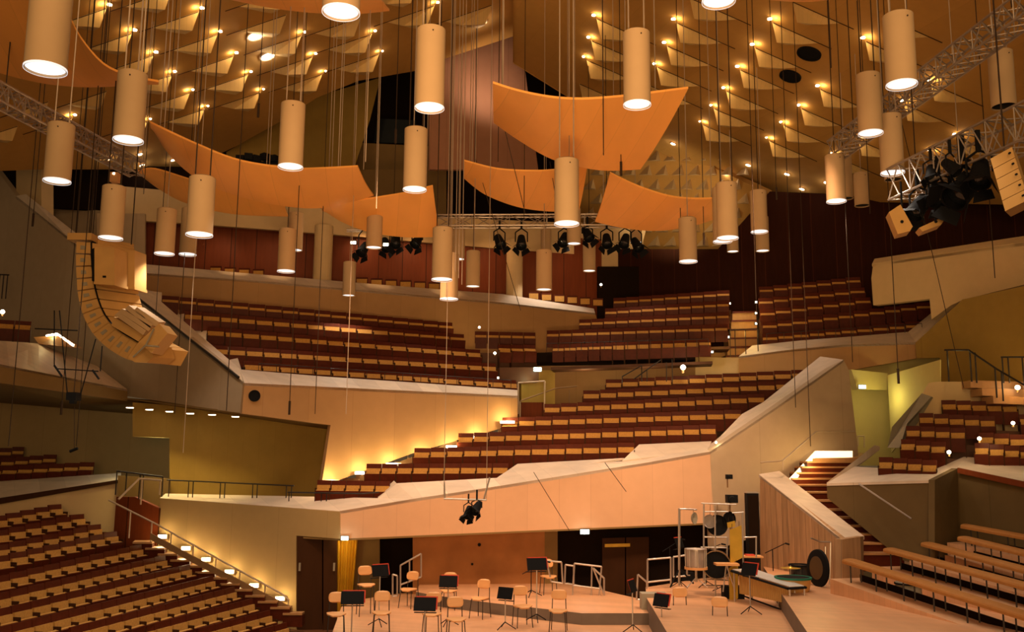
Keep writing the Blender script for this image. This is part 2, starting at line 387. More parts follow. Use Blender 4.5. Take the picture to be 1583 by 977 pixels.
b = MB(); f = [P(800, 560, 34.9), P(1075, 556, 33.4), P(1075, 563, 34.6), P(800, 566, 36.4)]
b.hexa(f, [p+Vector((0, 0, .35)) for p in f]); struct('trim_back_platform', b, 'dark')
wall('wall_centre_niche', vplane((808, 34.2), (860, 35)), [(806, 572), (858, 572), (858, 640), (806, 640)], 'olive')
wall('wall_centre_niche_base', vplane((808, 33.2), (860, 33.6)), [(806, 622), (842, 622), (842, 650), (806, 650)], 'wood_panel')
wall('wall_right_stair_front', vplane((1060, 34.7), (1150, 34.3)), [(1075, 552), (1142, 553), (1142, 640), (1075, 640)], 'plaster_plain')
V_UR = vplane((1350, 34), (1583, 29.5))
wall('wall_upper_right_front', V_UR, [(1350, 407), (1568, 376), (1610, 372), (1610, 434), (1583, 440), (1490, 463), (1470, 472), (1440, 494), (1437, 462), (1350, 472), (1347, 430)], 'plaster_plain', .3)
b = MB(); strip(b, [V_UR.at(1348, 408), V_UR.at(1568, 377), V_UR.at(1610, 372)], [P(1352, 400, 34.8), P(1568, 367, 30.6), P(1610, 361, 30)], .1); struct('trim_upper_right', b, 'plaster_plain')
# green lit recess and door
wall('wall_green_recess', vplane((1300, 33.2), (1470, 33.8)), [(1300, 555), (1470, 550), (1470, 720), (1300, 720)], 'green_lit')
wall('wall_green_curve', vplane((1372, 32.6), (1456, 29.2)), [(1372, 580), (1453, 556), (1453, 600), (1425, 640), (1378, 700)], 'green_lit', .04)
wall('wall_green_header', vplane((1318, 32.2), (1372, 32.6)), [(1316, 571), (1372, 577), (1371, 603), (1326, 602)], 'green_lit', .3)
wall('wall_behind_right_seats', vplane((1440, 28.9), (1600, 28.2)), [(1436, 592), (1448, 590), (1500, 590), (1610, 590), (1610, 700), (1400, 700), (1410, 640)], 'plaster_plain')
# right block front
FX = [(1278, 747, 25.5), (1445, 742, 23.6), (1480, 724, 24.6), (1610, 752, 22.8)]
b = MB()
for (x0, y0, d0), (x1, y1, d1) in zip(FX, FX[1:]):
    pl = vplane((x0, d0), (x1, d1)); lo = {1278: 800, 1445: 880, 1480: 870}[x0]; hi = {1445: 880, 1480: 870, 1610: 880}[x1]
    slab(b, pl, [(x0, y0), (x1, y1), (x1, hi), (x0, lo if x0 != 1278 else 765)], .15) if x0 != 1278 else slab(b, pl, [(1278, 747), (1445, 742), (1445, 880), (1395, 866), (1279, 770)], .15)
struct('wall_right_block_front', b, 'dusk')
b = MB()
strip(b, [P(*p) for p in FX], [P(1318, 721, 26.6), P(1440, 728, 25.0), P(1490, 706, 26.2), P(1610, 716, 24.6)], .07)
f = [P(1278, 746, 25.5), P(1318, 722, 26.6), P(1360, 690, 27.6), P(1352, 688, 27.4)]; b.hexa(f, [p+Vector((0, 0, -.1)) for p in f])
struct('trim_right_block', b, 'marble')
b = slab(MB(), vplane((1480, 24.5), (1610, 22.7)), [(1480, 723), (1610, 750), (1610, 760), (1480, 731)], .08); struct('trim_right_block_edge', b, 'wood_panel')
f = [P(1318, 722, 26.7), P(1360, 688, 27.7), P(1372, 690, 27.9), P(1345, 724, 26.9)]
b = MB(); b.hexa([P(1372, 692, 27.6), P(1379, 660, 27.8), P(1425, 608, 28.6), P(1440, 613, 28.4), P(1402, 655, 27.4), P(1391, 692, 27.2)],
       [p+Vector((.25, .45, 0)) for p in (P(1372, 692, 27.6), P(1379, 660, 27.8), P(1425, 608, 28.6), P(1440, 613, 28.4), P(1402, 655, 27.4), P(1391, 692, 27.2))])
struct('wall_grey_flank', b, 'greycap')

# plank wall beside the right stair
V_PW = vplane((1175, 27.2), (1302, 23.6))
wall('wall_plank', V_PW, [(1175, 736), (1302, 834), (1302, 915), (1175, 900)], 'plank', .15)
wall('wall_plank_end', vplane((1302, 23.6), (1335, 24.1)), [(1302, 834), (1335, 829), (1335, 915), (1302, 915)], 'plank', .2)
b = MB(); strip(b, [V_PW.at(1173, 733), V_PW.at(1302, 834)], [P(1205, 728, 28.0), P(1336, 829, 24.2)], .08); struct('trim_plank', b, 'marble')

# stair on the right, each tread a slab of its own inside one flight
ST = [(1262, 1318, 713, 29.6), (1254, 1308, 721, 29.1), (1246, 1300, 730, 28.6), (1238, 1292, 739, 28.1), (1233, 1284, 749, 27.6), (1240, 1282, 760, 27.1),
      (1262, 1298, 773, 26.6), (1280, 1318, 787, 26.2), (1298, 1336, 799, 25.8), (1312, 1354, 812, 25.4), (1325, 1371, 825, 25.0), (1335, 1389, 839, 24.6), (1336, 1392, 855, 24.2)]
b = MB()
for x0, x1, y, d in ST:
    d = min(d, 28.3+.05*(760-y)/47*3) if y < 762 else d
    f = [P(x0-14, y, d), P(x1+6, y, d)]; bk = [p+Vector((.0, .75, 0)) for p in f]
    q = [f[0], f[1], bk[1], bk[0]]; b.hexa(q, [p+Vector((0, 0, -.05)) for p in q], 0); q = [p+Vector((0, .03, -.05)) for p in q]; b.hexa(q, [p+Vector((0, 0, -.40)) for p in q], 1)
struct('floor_right_stair', b, ['step', 'seat_wood'])
b = MB(); f = [P(1256, 709, 29.1), P(1334, 707, 29.1), P(1334, 700, 33), P(1256, 700, 33)]; b.hexa(f, [p+Vector((0, 0, -.12)) for p in f]); struct('floor_right_landing', b, 'step')

# ---- floors
def floorz(name, pts, z, t, mats=('stage', 'stage_side'), nm=None):
    b = MB(); a = [PZ(x, y, z) for x, y in pts]; n = len(a)
    lo = [p+Vector((0, 0, -t)) for p in a]
    b.add(a+lo, [tuple(range(n))], 0); b.add(a+lo, [tuple(range(2*n-1, n-1, -1))]+[(i, (i+1) % n, n+(i+1) % n, n+i) for i in range(n)], 1)
    return struct(name, b, list(mats))
b = MB(); f = [Vector((-24, 8, 0)), Vector((24, 8, 0)), Vector((24, 34, 0)), Vector((-24, 34, 0))]; b.hexa(f, [p+Vector((0, 0, -.2)) for p in f]); struct('floor', b, 'terrace')
floorz('floor_stage', [(528, 938), (560, 926), (640, 914), (1010, 930), (1060, 1100), (470, 1100)], .85, .5)
floorz('floor_stage_riser', [(655, 891), (845, 893), (990, 926), (1015, 948), (900, 948), (760, 932), (676, 921), (643, 915)], 1.12, .27)
floorz('floor_percussion_riser', [(998, 908), (1085, 894), (1180, 888), (1310, 900), (1345, 1060), (1080, 1060), (1000, 925)], 1.4, .6)
floorz('floor_choir', [(1180, 876), (1330, 878), (1345, 858), (1450, 858), (1640, 868), (1700, 1040), (1290, 1040)], 1.78, .5)

# ---- ceiling
CL = plane3((0, 255, 33), (640, 110, 38), (300, 0, 27))
CR = plane3((1583, 315, 34), (1070, 245, 40), (1200, 0, 27))
wall('ceiling_left', CL, [(-150, 270), (60, 262), (290, 262), (365, 226), (433, 188), (490, 151), (554, 125), (640, 110), (690, 90), (797, 55), (820, -420), (-150, -420)], 'ceiling', .3)
wall('ceiling_right', CR, [(793, -420), (793, 96), (880, 150), (1000, 225), (1072, 262), (1180, 302), (1330, 312), (1640, 318), (1700, -420)], 'ceiling', .35)
b = MB()
f = [CR.at(793, -300), CR.at(793, 96), CR.at(880, 150), CR.at(1000, 225)]
strip(b, f, [p+Vector((0, .3, 1.5)) for p in f], .05)
struct('ceiling_right_edge', b, 'ceiling')
# ================================================================ HANGING SAILS (curved sound reflectors)
def ceil_z(x, y):
    z = []
    for pl in (CL, CR):
        n = pl.n; z.append(pl.p.z-(n.x*(x-pl.p.x)+n.y*(y-pl.p.y))/n.z)
    return min(z[0] if x < 0 else z[1], 19)
def curve_pts(pts, n):
    """resample a list of (px, py, D) smoothly"""
    out = []; k = len(pts)-1
    for i in range(n):
        t = i/(n-1)*k; j = min(int(t), k-1); u = t-j
        p0 = pts[max(j-1, 0)]; p1 = pts[j]; p2 = pts[j+1]; p3 = pts[min(j+2, k)]
        out.append(tuple(.5*((2*p1[c])+(-p0[c]+p2[c])*u+(2*p0[c]-5*p1[c]+4*p2[c]-p3[c])*u*u+(-p0[c]+3*p1[c]-3*p2[c]+p3[c])*u**3) for c in range(3)))
    return [P(*p) for p in out]
def sail(label, top, bot, dt, db, cables, sag=.25, name='sound_reflector'):
    nu, nv = 25, 11
    T_ = curve_pts([(x, y, dt[0]+(dt[1]-dt[0])*i/(len(top)-1)) for i, (x, y) in enumerate(top)], nu)
    B_ = curve_pts([(x, y, db[0]+(db[1]-db[0])*i/(len(bot)-1)) for i, (x, y) in enumerate(bot)], nu)
    v = []
    for lay in (0, .045):
        for j in range(nv):
            t = j/(nv-1)
            for i in range(nu):
                p = T_[i].lerp(B_[i], t); p = p+Vector((0, 0, -sag*4*t*(1-t)*.5+lay)); v.append(p)
    fs = []; n0 = nu*nv
    for j in range(nv-1):
        for i in range(nu-1):
            a = j*nu+i; fs.append((a, a+nu, a+nu+1, a+1)); fs.append((n0+a, n0+a+1, n0+a+nu+1, n0+a+nu))
    for i in range(nu-1):
        for a in (i, (nv-1)*nu+i): fs.append((a, a+1, n0+a+1, n0+a))
    for j in range(nv-1):
        for a in (j*nu, j*nu+nu-1): fs.append((a, a+nu, n0+a+nu, n0+a))
    c = sum(T_+B_, Vector())/(2*nu)
    root = empty(name, c, label, 'sound reflector', 'curved orange reflectors under the ceiling')
    b = MB(); b.add(v, fs); part('panel', b, 'sail', root, smooth=True)
    for k, (u, t) in enumerate(cables):
        p = T_[int(u*(nu-1))].lerp(B_[int(u*(nu-1))], t)+Vector((0, 0, .02))
        b = MB(); b.tube(p, (p.x, p.y, max(ceil_z(p.x, p.y)-.05, p.z+.5)), .012, 5); part('cable', b, 'cable_light', root)
    return root
CB = [(.1, .15), (.9, .15), (.1, .85), (.9, .85)]
sail('largest orange curved reflector filling the upper left corner of the hall', [(-60, -90), (20, -60), (95, 10), (125, 60), (160, 100), (200, 118), (245, 127)], [(-60, 90), (0, 113), (60, 128), (110, 134), (150, 135), (200, 132), (245, 128)], (14.5, 18), (18, 20), CB, .1)
sail('orange curved reflector cut off by the top edge, left of centre', [(355, -30), (440, -40), (520, -35), (583, -14)], [(340, -4), (400, 9), (470, 19), (545, 22), (602, 17)], (14, 15), (17, 17.5), CB, .1)
sail('wide orange curved reflector left of centre, over the upper seat block', [(232, 190), (300, 222), (370, 249), (450, 261), (500, 261), (553, 258)], [(234, 196), (262, 240), (310, 280), (370, 304), (440, 319), (505, 321), (578, 303)], (19.5, 22), (20.5, 25), CB, .15)
sail('narrow orange reflector hanging behind and below the wide left one', [(212, 265), (240, 262), (300, 280), (380, 300), (440, 318)], [(214, 268), (245, 292), (290, 315), (360, 331), (446, 335)], (26, 26), (27.5, 28), CB, .1)
sail('orange curved reflector in the centre, left of the long hanging cables', [(500, 322), (545, 312), (590, 305), (630, 298), (669, 288)], [(497, 323), (530, 344), (575, 360), (630, 367), (680, 366)], (24.5, 25.5), (26.5, 28), CB, .15)
sail('largest orange reflector right of centre, highest of the middle ones', [(762, 129), (800, 141), (850, 151), (900, 154), (960, 150), (1010, 144), (1064, 137)], [(763, 190), (800, 216), (850, 245), (900, 259), (940, 264), (990, 262)], (17, 17.5), (21, 21), CB, .15)
sail('orange reflector in the centre, right of the long hanging cables', [(717, 249), (770, 262), (830, 265), (870, 262), (908, 257)], [(717, 276), (750, 301), (800, 320), (850, 327), (895, 326)], (23.5, 24), (26.5, 27), CB, .15)
sail('orange curved reflector on the right in front of the tessellated ceiling', [(943, 268), (985, 288), (1035, 304), (1080, 308), (1120, 306)], [(920, 343), (960, 352), (1010, 357), (1060, 352), (1104, 340)], (23, 23.5), (26.5, 26.5), CB, .15)
sail('sliver of an orange reflector at the top edge on the right', [(1150, -60), (1200, -60), (1250, -58), (1290, -50)], [(1150, -6), (1200, 1), (1250, 3), (1295, -2)], (14, 14), (17, 17), CB, .05)

# ================================================================ PENDANT LAMPS
PL = [  # bottom centre x, top y, bottom y, width, lit, cables, label
 (70, -45, 108, 65, 1, 'very large cream tube lamp at the upper left corner'),
 (198, 113, 218, 46, 1, 'cream tube lamp just right of the tip of the upper left reflector'),
 (88, 192, 281, 41, 1, 'cream tube lamp under the left truss, leftmost of all the smaller tubes'),
 (171, 288, 369, 36, 1, 'cream tube lamp hanging right over the curved speaker array'),
 (254, 323, 393, 30, 1, 'slim cream tube lamp right of the speaker array'),
 (290, 322, 394, 26, 1, 'cream tube lamp half hidden behind a wider one, at the left'),
 (308, 274, 364, 41, 1, 'wide cream tube lamp in front of the left orange reflector'),
 (449, 160, 259, 39, 1, 'cream tube lamp before the olive wall, its end over the wide reflector'),
 (456, 329, 387, 23, 1, 'small cream tube lamp peeping out behind the one left of the columns'),
 (442, 354, 420, 27, 1, 'cream tube lamp left of the pale column, before the wood panels'),
 (527, -70, 20, 61, 1, 'very large tube lamp cut by the top edge, showing its white mouth'),
 (664, 45, 168, 47, 1, 'large tan tube lamp high in the centre, left of the organ wall'),
 (641, 199, 294, 37, 1, 'bright cream tube lamp directly below the large central one'),
 (578, 321, 383, 25, 1, 'cream tube lamp before the centre-left reflector, above the wood panels'),
 (539, 405, 457, 20, 1, 'lowest and smallest orange-lit tube lamp left of centre'),
 (683, 352, 433, 32, 1, 'bright cream tube lamp at the foot of the long central cables'),
 (694, 392, 463, 28, 1, 'tube lamp hidden behind the bright central one, ending lower than it'),
 (708, 354, 401, 21, 1, 'small tube lamp behind the bright central one, to its right'),
 (731, 388, 443, 22, 1, 'small tube lamp between the central cables and the pale column'),
 (985, 50, 163, 44, 1, 'large tan tube lamp over the big reflector right of centre'),
 (876, 247, 347, 39, 1, 'wide tan tube lamp hanging below the big right-centre reflector'),
 (887, 322, 377, 22, 1, 'small tube lamp tucked behind the wide tan one'),
 (841, 387, 448, 25, 1, 'tube lamp right of the pale column, end close to the parapet'),
 (844, 355, 401, 17, 1, 'tiny tube lamp behind the one right of the pale column'),
 (911, 366, 419, 20, 1, 'slim orange-lit tube lamp among the stage lights of the centre truss'),
 (983, 335, 375, 19, 1, 'tiny tube lamp at the lower edge of the right reflector'),
 (1064, 337, 405, 28, 1, 'cream tube lamp in front of the right end of the right reflector'),
 (1125, 283, 369, 33, 1, 'bright cream tube lamp at the right tip of the right reflector'),
 (1117, 290, 374, 29, 1, 'tube lamp overlapped by the bright one at the right reflector tip'),
 (1133, 345, 389, 18, 1, 'tiny tube lamp below and behind the pair at the right reflector tip'),
 (1174, 295, 359, 26, 1, 'cream tube lamp right of the pair at the reflector tip'),
 (1179, 335, 388, 21, 1, 'short tube lamp behind and below its wider right-hand neighbour'),
 (1111, -70, 3, 54, 1, 'very large tube lamp cut by the top edge, right of centre'),
 (1346, 115, 207, 38, 1, 'cream tube lamp left of the higher brown one by the right truss'),
 (1394, 23, 132, 48, 1, 'largest orange-brown tube lamp beside the upper right truss'),
 (1380, 178, 268, 36, 1, 'cream tube lamp below the upper right truss, with lit mouth'),
 (1293, 240, 312, 30, 1, 'cream tube lamp at the left end of the upper right truss'),
 (1333, 268, 318, 23, 0, 'small unlit tube lamp in front of the right wood wall'),
 (1552, 80, 165, 38, 0, 'unlit tube lamp near the right edge above the lighting truss'),
 (1381, 215, 278, 27, 0, 'unlit tube lamp hidden behind the lit one below the right truss'),
 (1308, 240, 307, 22, 0, 'unlit tube lamp half hidden at the left end of the upper right truss'),
]
for i, (px, ty, by, wd, lit, lab) in enumerate(PL):
    D = .45*F/wd; c = P(px, by, D); r = .225
    # tube length from its top
    tz = P(px, ty, D).z; h = tz-c.z
    root = empty('tube_pendant_lamp', c, lab, 'pendant lamp', 'cream tube lamps hanging from the ceiling')
    b = MB(); b.lathe(c, [(r-.012, 0), (r, 0), (r, .01), (r, h-.02), (r-.03, h), (.02, h)], 32)
    b.lathe(c, [(r-.012, 0), (r-.012, .30)], 32)
    part('tube', b, 'pendant', root, smooth=True)
    b = MB(); b.lathe(c, [(r-.014, .025), (r-.03, .10), (.12, .20), (0.001, .22)], 32)
    part('reflector', b, 'pend_in' if lit else 'pend_off', root, smooth=True)
    b = MB(); b.lathe(c, [(r-.002, -.004), (r+.004, -.004), (r+.004, .02), (r-.002, .02)], 32, closed=True)
    part('rim', b, 'pend_in' if lit and wd > 25 else 'pendant', root, smooth=True)
    top = max(ceil_z(c.x, c.y), c.z+h+.5)
    for s in ((-.13, .13) if wd > 30 else (0,)):
        b = MB(); b.tube((c.x+s, c.y, c.z+h-.01), (c.x+s, c.y, top), .012, 5); part('cable', b, 'cable_light' if i % 3 else 'cable_dark', root)
    if wd > 22:
        for s in (-1, 1):
            b = MB(); b.tube((c.x+s*.05, c.y-r+.002, c.z+h-.12), (c.x+s*.05, c.y-r-.008, c.z+h-.12), .012, 8)
        part('screw', b, 'cable_dark', root)
    if lit:
        lamp('SPOT', 'pendant_bulb', (c.x, c.y, c.z+.02), (c.x, c.y, c.z-5), 210, WHITE, .12, 105, .5).parent = None

# ================================================================ CEILING BAFFLES WITH THEIR SPOTS
LEFT = [(169, 8, 1), (312, 13, 1), (208, 47, 1), (340, 49, 1), (241, 81, 1), (365, 82, 1), (270, 111, 1), (387, 111, 1), (297, 139, 1), (406, 138, 1), (320, 164, 1),
        (115, 178, 1), (231, 184, 1), (169, 136, 0), (79, 152, 0), (31, 190, 0), (470, 50, 1), (487, 83, 1), (502, 110, 1), (447, 18, 0), (579, 48, 1), (590, 79, 1),
        (676, 4, 1), (562, 22, 0), (765, 3, 0), (447, -20, 1), (270, -20, 1), (650, -30, 1), (560, -22, 1)]
RIGHT = [(918, 24, 1), (910, 58, 1), (903, 88, 1), (1041, 30, 1), (1027, 66, 1), (1012, 99, 1), (1002, 128, 0), (1190, 30, 1), (1163, 69, 1), (1140, 103, 1), (1119, 136, 1),
         (1100, 163, 1), (1083, 188, 1), (1186, 213, 1), (1208, 189, 1), (1235, 163, 1), (1264, 133, 1), (1334, 59, 1), (1435, 124, 1), (1394, 156, 1), (1324, 212, 1),
         (1476, 208, 1), (1435, 232, 1), (1287, 237, 1), (1221, -2, 0), (1062, -8, 0), (892, 125, 0), (1360, 20, 0)]
def ordw(n):
    o = ['', 'first', 'second', 'third', 'fourth', 'fifth', 'sixth', 'seventh', 'eighth', 'ninth', 'tenth', 'eleventh', 'twelfth', 'thirteenth', 'fourteenth', 'fifteenth',
         'sixteenth', 'seventeenth', 'eighteenth', 'nineteenth', 'twentieth', 'twenty-first', 'twenty-second', 'twenty-third', 'twenty-fourth', 'twenty-fifth', 'twenty-sixth', 'twenty-seventh', 'twenty-eighth', 'twenty-ninth', 'thirtieth']
    return o[n]
for side, lst, pl in (('left', LEFT, CL), ('right', RIGHT, CR)):
    s = -1 if side == 'left' else 1
    order = sorted(range(len(lst)), key=lambda k: lst[k][0])
    for k, (x, y, lit) in enumerate(lst):
        sc = 1.0-.22*max(0, min(1, y/200))
        rank = order.index(k)+1
        A = pl.at(x+s*4*sc, y+4); Dd = pl.at(x+s*80*sc, y+38*sc if s > 0 else y+30*sc)
        below = P(x+s*(11 if s > 0 else 15)*sc, y+(37 if s > 0 else 35)*sc, A.y+.1)
        ebelow = P(x+s*52*sc, y+40*sc if s > 0 else y+36*sc, A.y+.45)
        E = pl.at(x+s*30*sc, y+46*sc)
        n = Vector((0, .05, .12))
        root = empty('ceiling_baffle', A, 'cream wedge baffle on the %s ceiling slope, %s counting from the left' % (side, ordw(rank)), 'ceiling baffle', 'wedge baffles on the %s ceiling slope' % side)
        b = MB(); v = [A, below, ebelow, Dd, E+n, A+n]
        b.add(v, [(0, 1, 2, 3), (1, 4, 2), (2, 4, 3), (0, 5, 4, 1), (5, 3, 4), (0, 3, 5)]); part('board', b, 'baffle', root)
        b = MB(); e_ = (Dd-A); b.tube(A+e_*.02-pl.n.normalized()*(.02 if pl.n.z > 0 else -.02), Dd+e_*.25-pl.n.normalized()*(.02 if pl.n.z > 0 else -.02), .013, 5); part('shadow_line', b, 'door', root)  # dark tube drawn in as the shadow along the wedge's top edge
        c = P(x, y, A.y-.15)
        b = MB(); b.tube(c+Vector((0, 0, .03)), c+Vector((0, 0, .12)), .085, 14); part('lamp_housing', b, 'ceiling', root)
        if lit:
            b = MB(); b.tube(c, c+Vector((0, 0, .03)), .072, 14); part('bulb', b, 'glow', root, label='glowing bulb')
            lamp('POINT', 'baffle_spot', c+Vector((s*.12, -.12, -.10)), None, 8.5, (1, .72, .36), .05)
# round recessed lights, holes and small spots in the ceiling
def disc_light(px, py, pl, r, m, label, cat, name, power=0, group=None):
    c = pl.at(px, py); n = (pl.n if pl.n.dot(CAM-c) > 0 else -pl.n).normalized()
    root = empty(name, c, label, cat, group)
    b = MB(); b.lathe(c+n*.01, [(r*.86, 0), (r, .0), (r, .05), (r*.86, .05)], 24, axis=n, closed=True); part('ring', b, 'pendant' if power >= 0 and m != 'black' else 'black', root)
    b = MB(); b.tube(c+n*.015, c+n*.03, r*.86, 24); part('lens' if m != 'black' else 'opening', b, m, root)
    if power: lamp('POINT', name+'_light', c+n*.25, None, power, WHITE, .08)
disc_light(395, 54, CL, .32, 'glow_white', 'upper of two large round white downlights in the left ceiling', 'downlight', 'round_downlight', 20)
disc_light(413, 86, CL, .30, 'glow_white', 'lower of two large round white downlights in the left ceiling', 'downlight', 'round_downlight', 20)
disc_light(742, 35, CL, .30, 'glow_white', 'round white downlight near the middle of the ceiling above the organ wall', 'downlight', 'round_downlight', 15)
disc_light(1251, 82, CR, .40, 'black', 'upper of two round dark openings in the right ceiling', 'ceiling opening', 'round_ceiling_opening')
disc_light(1222, 117, CR, .38, 'black', 'lower of two round dark openings in the right ceiling', 'ceiling opening', 'round_ceiling_opening')
SM = [(1041, 221, CR, 'small spot lamp in the ceiling just right of the big reflector'), (1125, 264, CR, 'small spot lamp above the bright tube lamp at the reflector tip'), (1157, 254, CR, 'small spot lamp in the bare ceiling, upper right of the reflector tip'),
      (1217, 268, CR, 'small spot lamp in the middle of the bare right ceiling'), (1240, 291, CR, 'small spot lamp nearest the top of the right wood wall'), (1278, 281, CR, 'small spot lamp at the left of the tubes by the right truss'),
      (216, 237, CL, 'upper small spot lamp in the bare left ceiling'), (219, 254, CL, 'lower small spot lamp in the bare left ceiling'), (267, 246, CL, 'small spot lamp beside the tip of the wide left reflector'), (168, 244, CL, 'small spot lamp behind the end of the left truss')]
for x, y, pl, lab in SM: disc_light(x, y, pl, .13, 'glow', lab, 'spot lamp', 'small_ceiling_spot', 4, 'small spot lamps in the bare ceiling')
disc_light(393, 612, Pl(V_CF.p, V_CF.n), .17, 'black', 'round black hole in the plaster front under the upper left seats', 'wall opening', 'round_wall_opening')

# ================================================================ SEATS
def seat_parts():
    o = {}
    b = MB(); b.box((0, .035, .63), (.55, .05, .46), 0, Matrix.Rotation(-.12, 3, 'X')); o['backrest'] = (b, 'seat_wood')
    b = MB(); b.box((0, -.025, .60), (.505, .06, .24), 0, Matrix.Rotation(-.12, 3, 'X')); o['back_cushion'] = (b, 'cushion')
    b = MB(); b.box((0, -.165, .375), (.52, .035, .38), 0, Matrix.Rotation(.16, 3, 'X')); o['seat'] = (b, 'seat_wood')
    b = MB(); b.box((0, -.115, .39), (.505, .07, .385), 0, Matrix.Rotation(.16, 3, 'X')); o['seat_cushion'] = (b, 'cushion')
    return o
LEGS = [MB().box((s*.272, -.07, .32), (.026, .25, .64)) for s in (-1, 1)]
SP = {}
for k, (b, m) in seat_parts().items():
    me = b.build('seat_proto_'+k, m, origin=Vector((0, 0, 0))); SP[k] = me.data; bpy.data.objects.remove(me)
for n, b in enumerate(LEGS):
    me = b.build('seat_proto_leg', 'door', origin=Vector((0, 0, 0))); SP['leg%d' % n] = me.data; bpy.data.objects.remove(me)
def solve_left(xl, yl, xr, yr, Dr, length):
    B = P(xr, yr, Dr); lo, hi = 4, Dr
    for _ in range(40):
        m_ = (lo+hi)/2
        if (P(xl, yl, m_)-B).length > length: lo = m_
        else: hi = m_
    return (lo+hi)/2
# (block, ordinal row, xl, yl, Dl, xr, yr, Dr, n) with the line along the tops of the backs
ROWS = []
for k, r in enumerate([(490, 742, 27.7, 603, 744, 27.6, 5), (566, 717, 28.6, 786, 716, 28.2, 9), (640, 693, 29.5, 981, 684, 28.7, 13), (708, 670, 30.4, 1107, 656, 29.5, 16),
                       (776, 646, 31.3, 1146, 633, 30.3, 14), (841, 625, 32.1, 1182, 608, 31.1, 13), (901, 604, 32.9, 1226, 588, 31.8, 12), (936, 587, 33.7, 1250, 571, 32.6, 12)]):
    ROWS.append(('middle block', k+1)+r)
for k, r in enumerate([(377, 557, 28.9, 799, 588, 32.9, 17), (326, 533, 29.6, 767, 562, 33.5, 18), (320, 505, 30.4, 743, 541, 34.2, 17), (285, 480, 31.2, 718, 517, 34.9, 17), (250, 456, 32.0, 700, 499, 35.7, 18)]):
    ROWS.append(('upper left block', k+1)+r)
RB = [(854, 533, 34.3, 1099, 523, 33.4, 13), (845, 511, 35.0, 1125, 501, 34.1, 14), (895, 494, 35.8, 1127, 482, 34.9, 12), (935, 477, 36.5, 1127, 464, 35.6, 10), (948, 461, 37.2, 1128, 448, 36.3, 9)]
for k, r in enumerate(RB): ROWS.append(('far tier left of the small stair', k+1)+r)
RS = [(1178, 517, 35.1, 1424, 496, 34.1, 10), (1178, 499, 35.8, 1440, 466, 34.7, 11), (1174, 480, 36.5, 1346, 458, 35.9, 7), (1172, 462, 37.2, 1337, 443, 36.6, 7), (1173, 444, 37.9, 1330, 427, 37.3, 7)]
for k, r in enumerate(RS): ROWS.append(('far tier right of the small stair', k+1)+r)
ROWS.append(('short rows beside the far tier', 1, 770, 533, 34.0, 828, 533, 34.4, 3))
ROWS.append(('short rows beside the far tier', 2, 734, 512, 35.2, 828, 514, 35.4, 5))
# right block (short rows by the olive flank)
for k, r in enumerate([(1358, 706, 25.3, 1448, 712, 24.6, 4), (1392, 678, 26.2, 1462, 684, 25.6, 3), (1400, 658, 26.9, 1492, 662, 26.2, 4), (1420, 638, 27.6, 1538, 644, 26.8, 5), (1455, 618, 28.3, 1572, 622, 27.6, 5)]):
    ROWS.append(('right block left of its aisle', k+1)+r)
for k, r in enumerate([(1506, 684, 25.4, 1600, 692, 24.6, 4), (1512, 668, 26.1, 1610, 674, 25.3, 4), (1575, 640, 26.6, 1625, 642, 26.3, 2)]):
    ROWS.append(('right block right of its aisle', k+1)+r)
# left balcony and left terrace
ROWS.append(('balcony at the left edge', 1, -30, 492, 28.6, 49, 497, 29.2, 3))
for k, r in enumerate([(-20, 722, 31.0, 146, 714, 31.7, 7), (-20, 710, 31.9, 88, 702, 32.5, 5), (-20, 695, 32.8, 38, 690, 33.3, 3)]):
    ROWS.append(('left terrace behind the pale ledge', k+1)+r)
LL = [(97, 778, 28.6), (132, 793, 28.3), (158, 809, 28.0), (183, 820, 27.7), (221, 841, 27.3), (258, 858, 26.9), (296, 872, 26.5), (332, 890, 26.1), (365, 907, 25.7), (393, 925, 25.3), (420, 943, 24.9), (446, 962, 24.5)]
nLL = len(LL)
for k, (xr, yr, Dr) in enumerate(LL):
    xl = -12; yl = yr+(xr+12)*(.20+.006*k)
    if yl > 985: xl = xr-(985-yr)/(.20+.006*k); yl = 985
    n = max(3, round((xr-xl)/23.0)); Dl = solve_left(xl, yl, xr, yr, Dr, n*.57)
    ROWS.append(('left stalls beside the lit stair', nLL-k, xl, yl, Dl, xr, yr, Dr, n))
SEATS = []; TER = {}
for blk, rown, xl, yl, Dl, xr, yr, Dr, n in ROWS:
    A = P(xl, yl, Dl); B = P(xr, yr, Dr); u = (B-A)/n; flat = Vector((u.x, u.y, 0)).normalized()
    ang = math.atan2(flat.y, flat.x)
    if blk.startswith('left stalls'): pass
    for i in range(n):
        p = A+u*(i+.5)-Vector((0, 0, .86))
        SEATS.append((p, ang, u.length/.565, blk, rown, i+1, n))
    nrm = Vector((flat.y, -flat.x, 0))       # towards the front
    TER.setdefault(blk, []).append((A-Vector((0, 0, .86))-flat*.02, B-Vector((0, 0, .86))+flat*.02, nrm))
for blk, rows in TER.items():
    b = MB()
    for A, B, nrm in rows:
        f = [A+nrm*.34, B+nrm*.34, B-nrm*.62, A-nrm*.62]; b.hexa(f, [p-Vector((0, 0, .10 if blk.startswith('far tier l') else .55)) for p in f])
    struct('floor_seat_terrace', b, 'terrace')
def vis(p):
    x, y = proj(p+Vector((0, 0, .6))); return -12 < x < 1595 and -10 < y < 992
SEATS = [s for s in SEATS if vis(s[0])]
SEATS.sort(key=lambda s: (s[0]-CAM).length)
near, far = SEATS[:300], SEATS[300:]
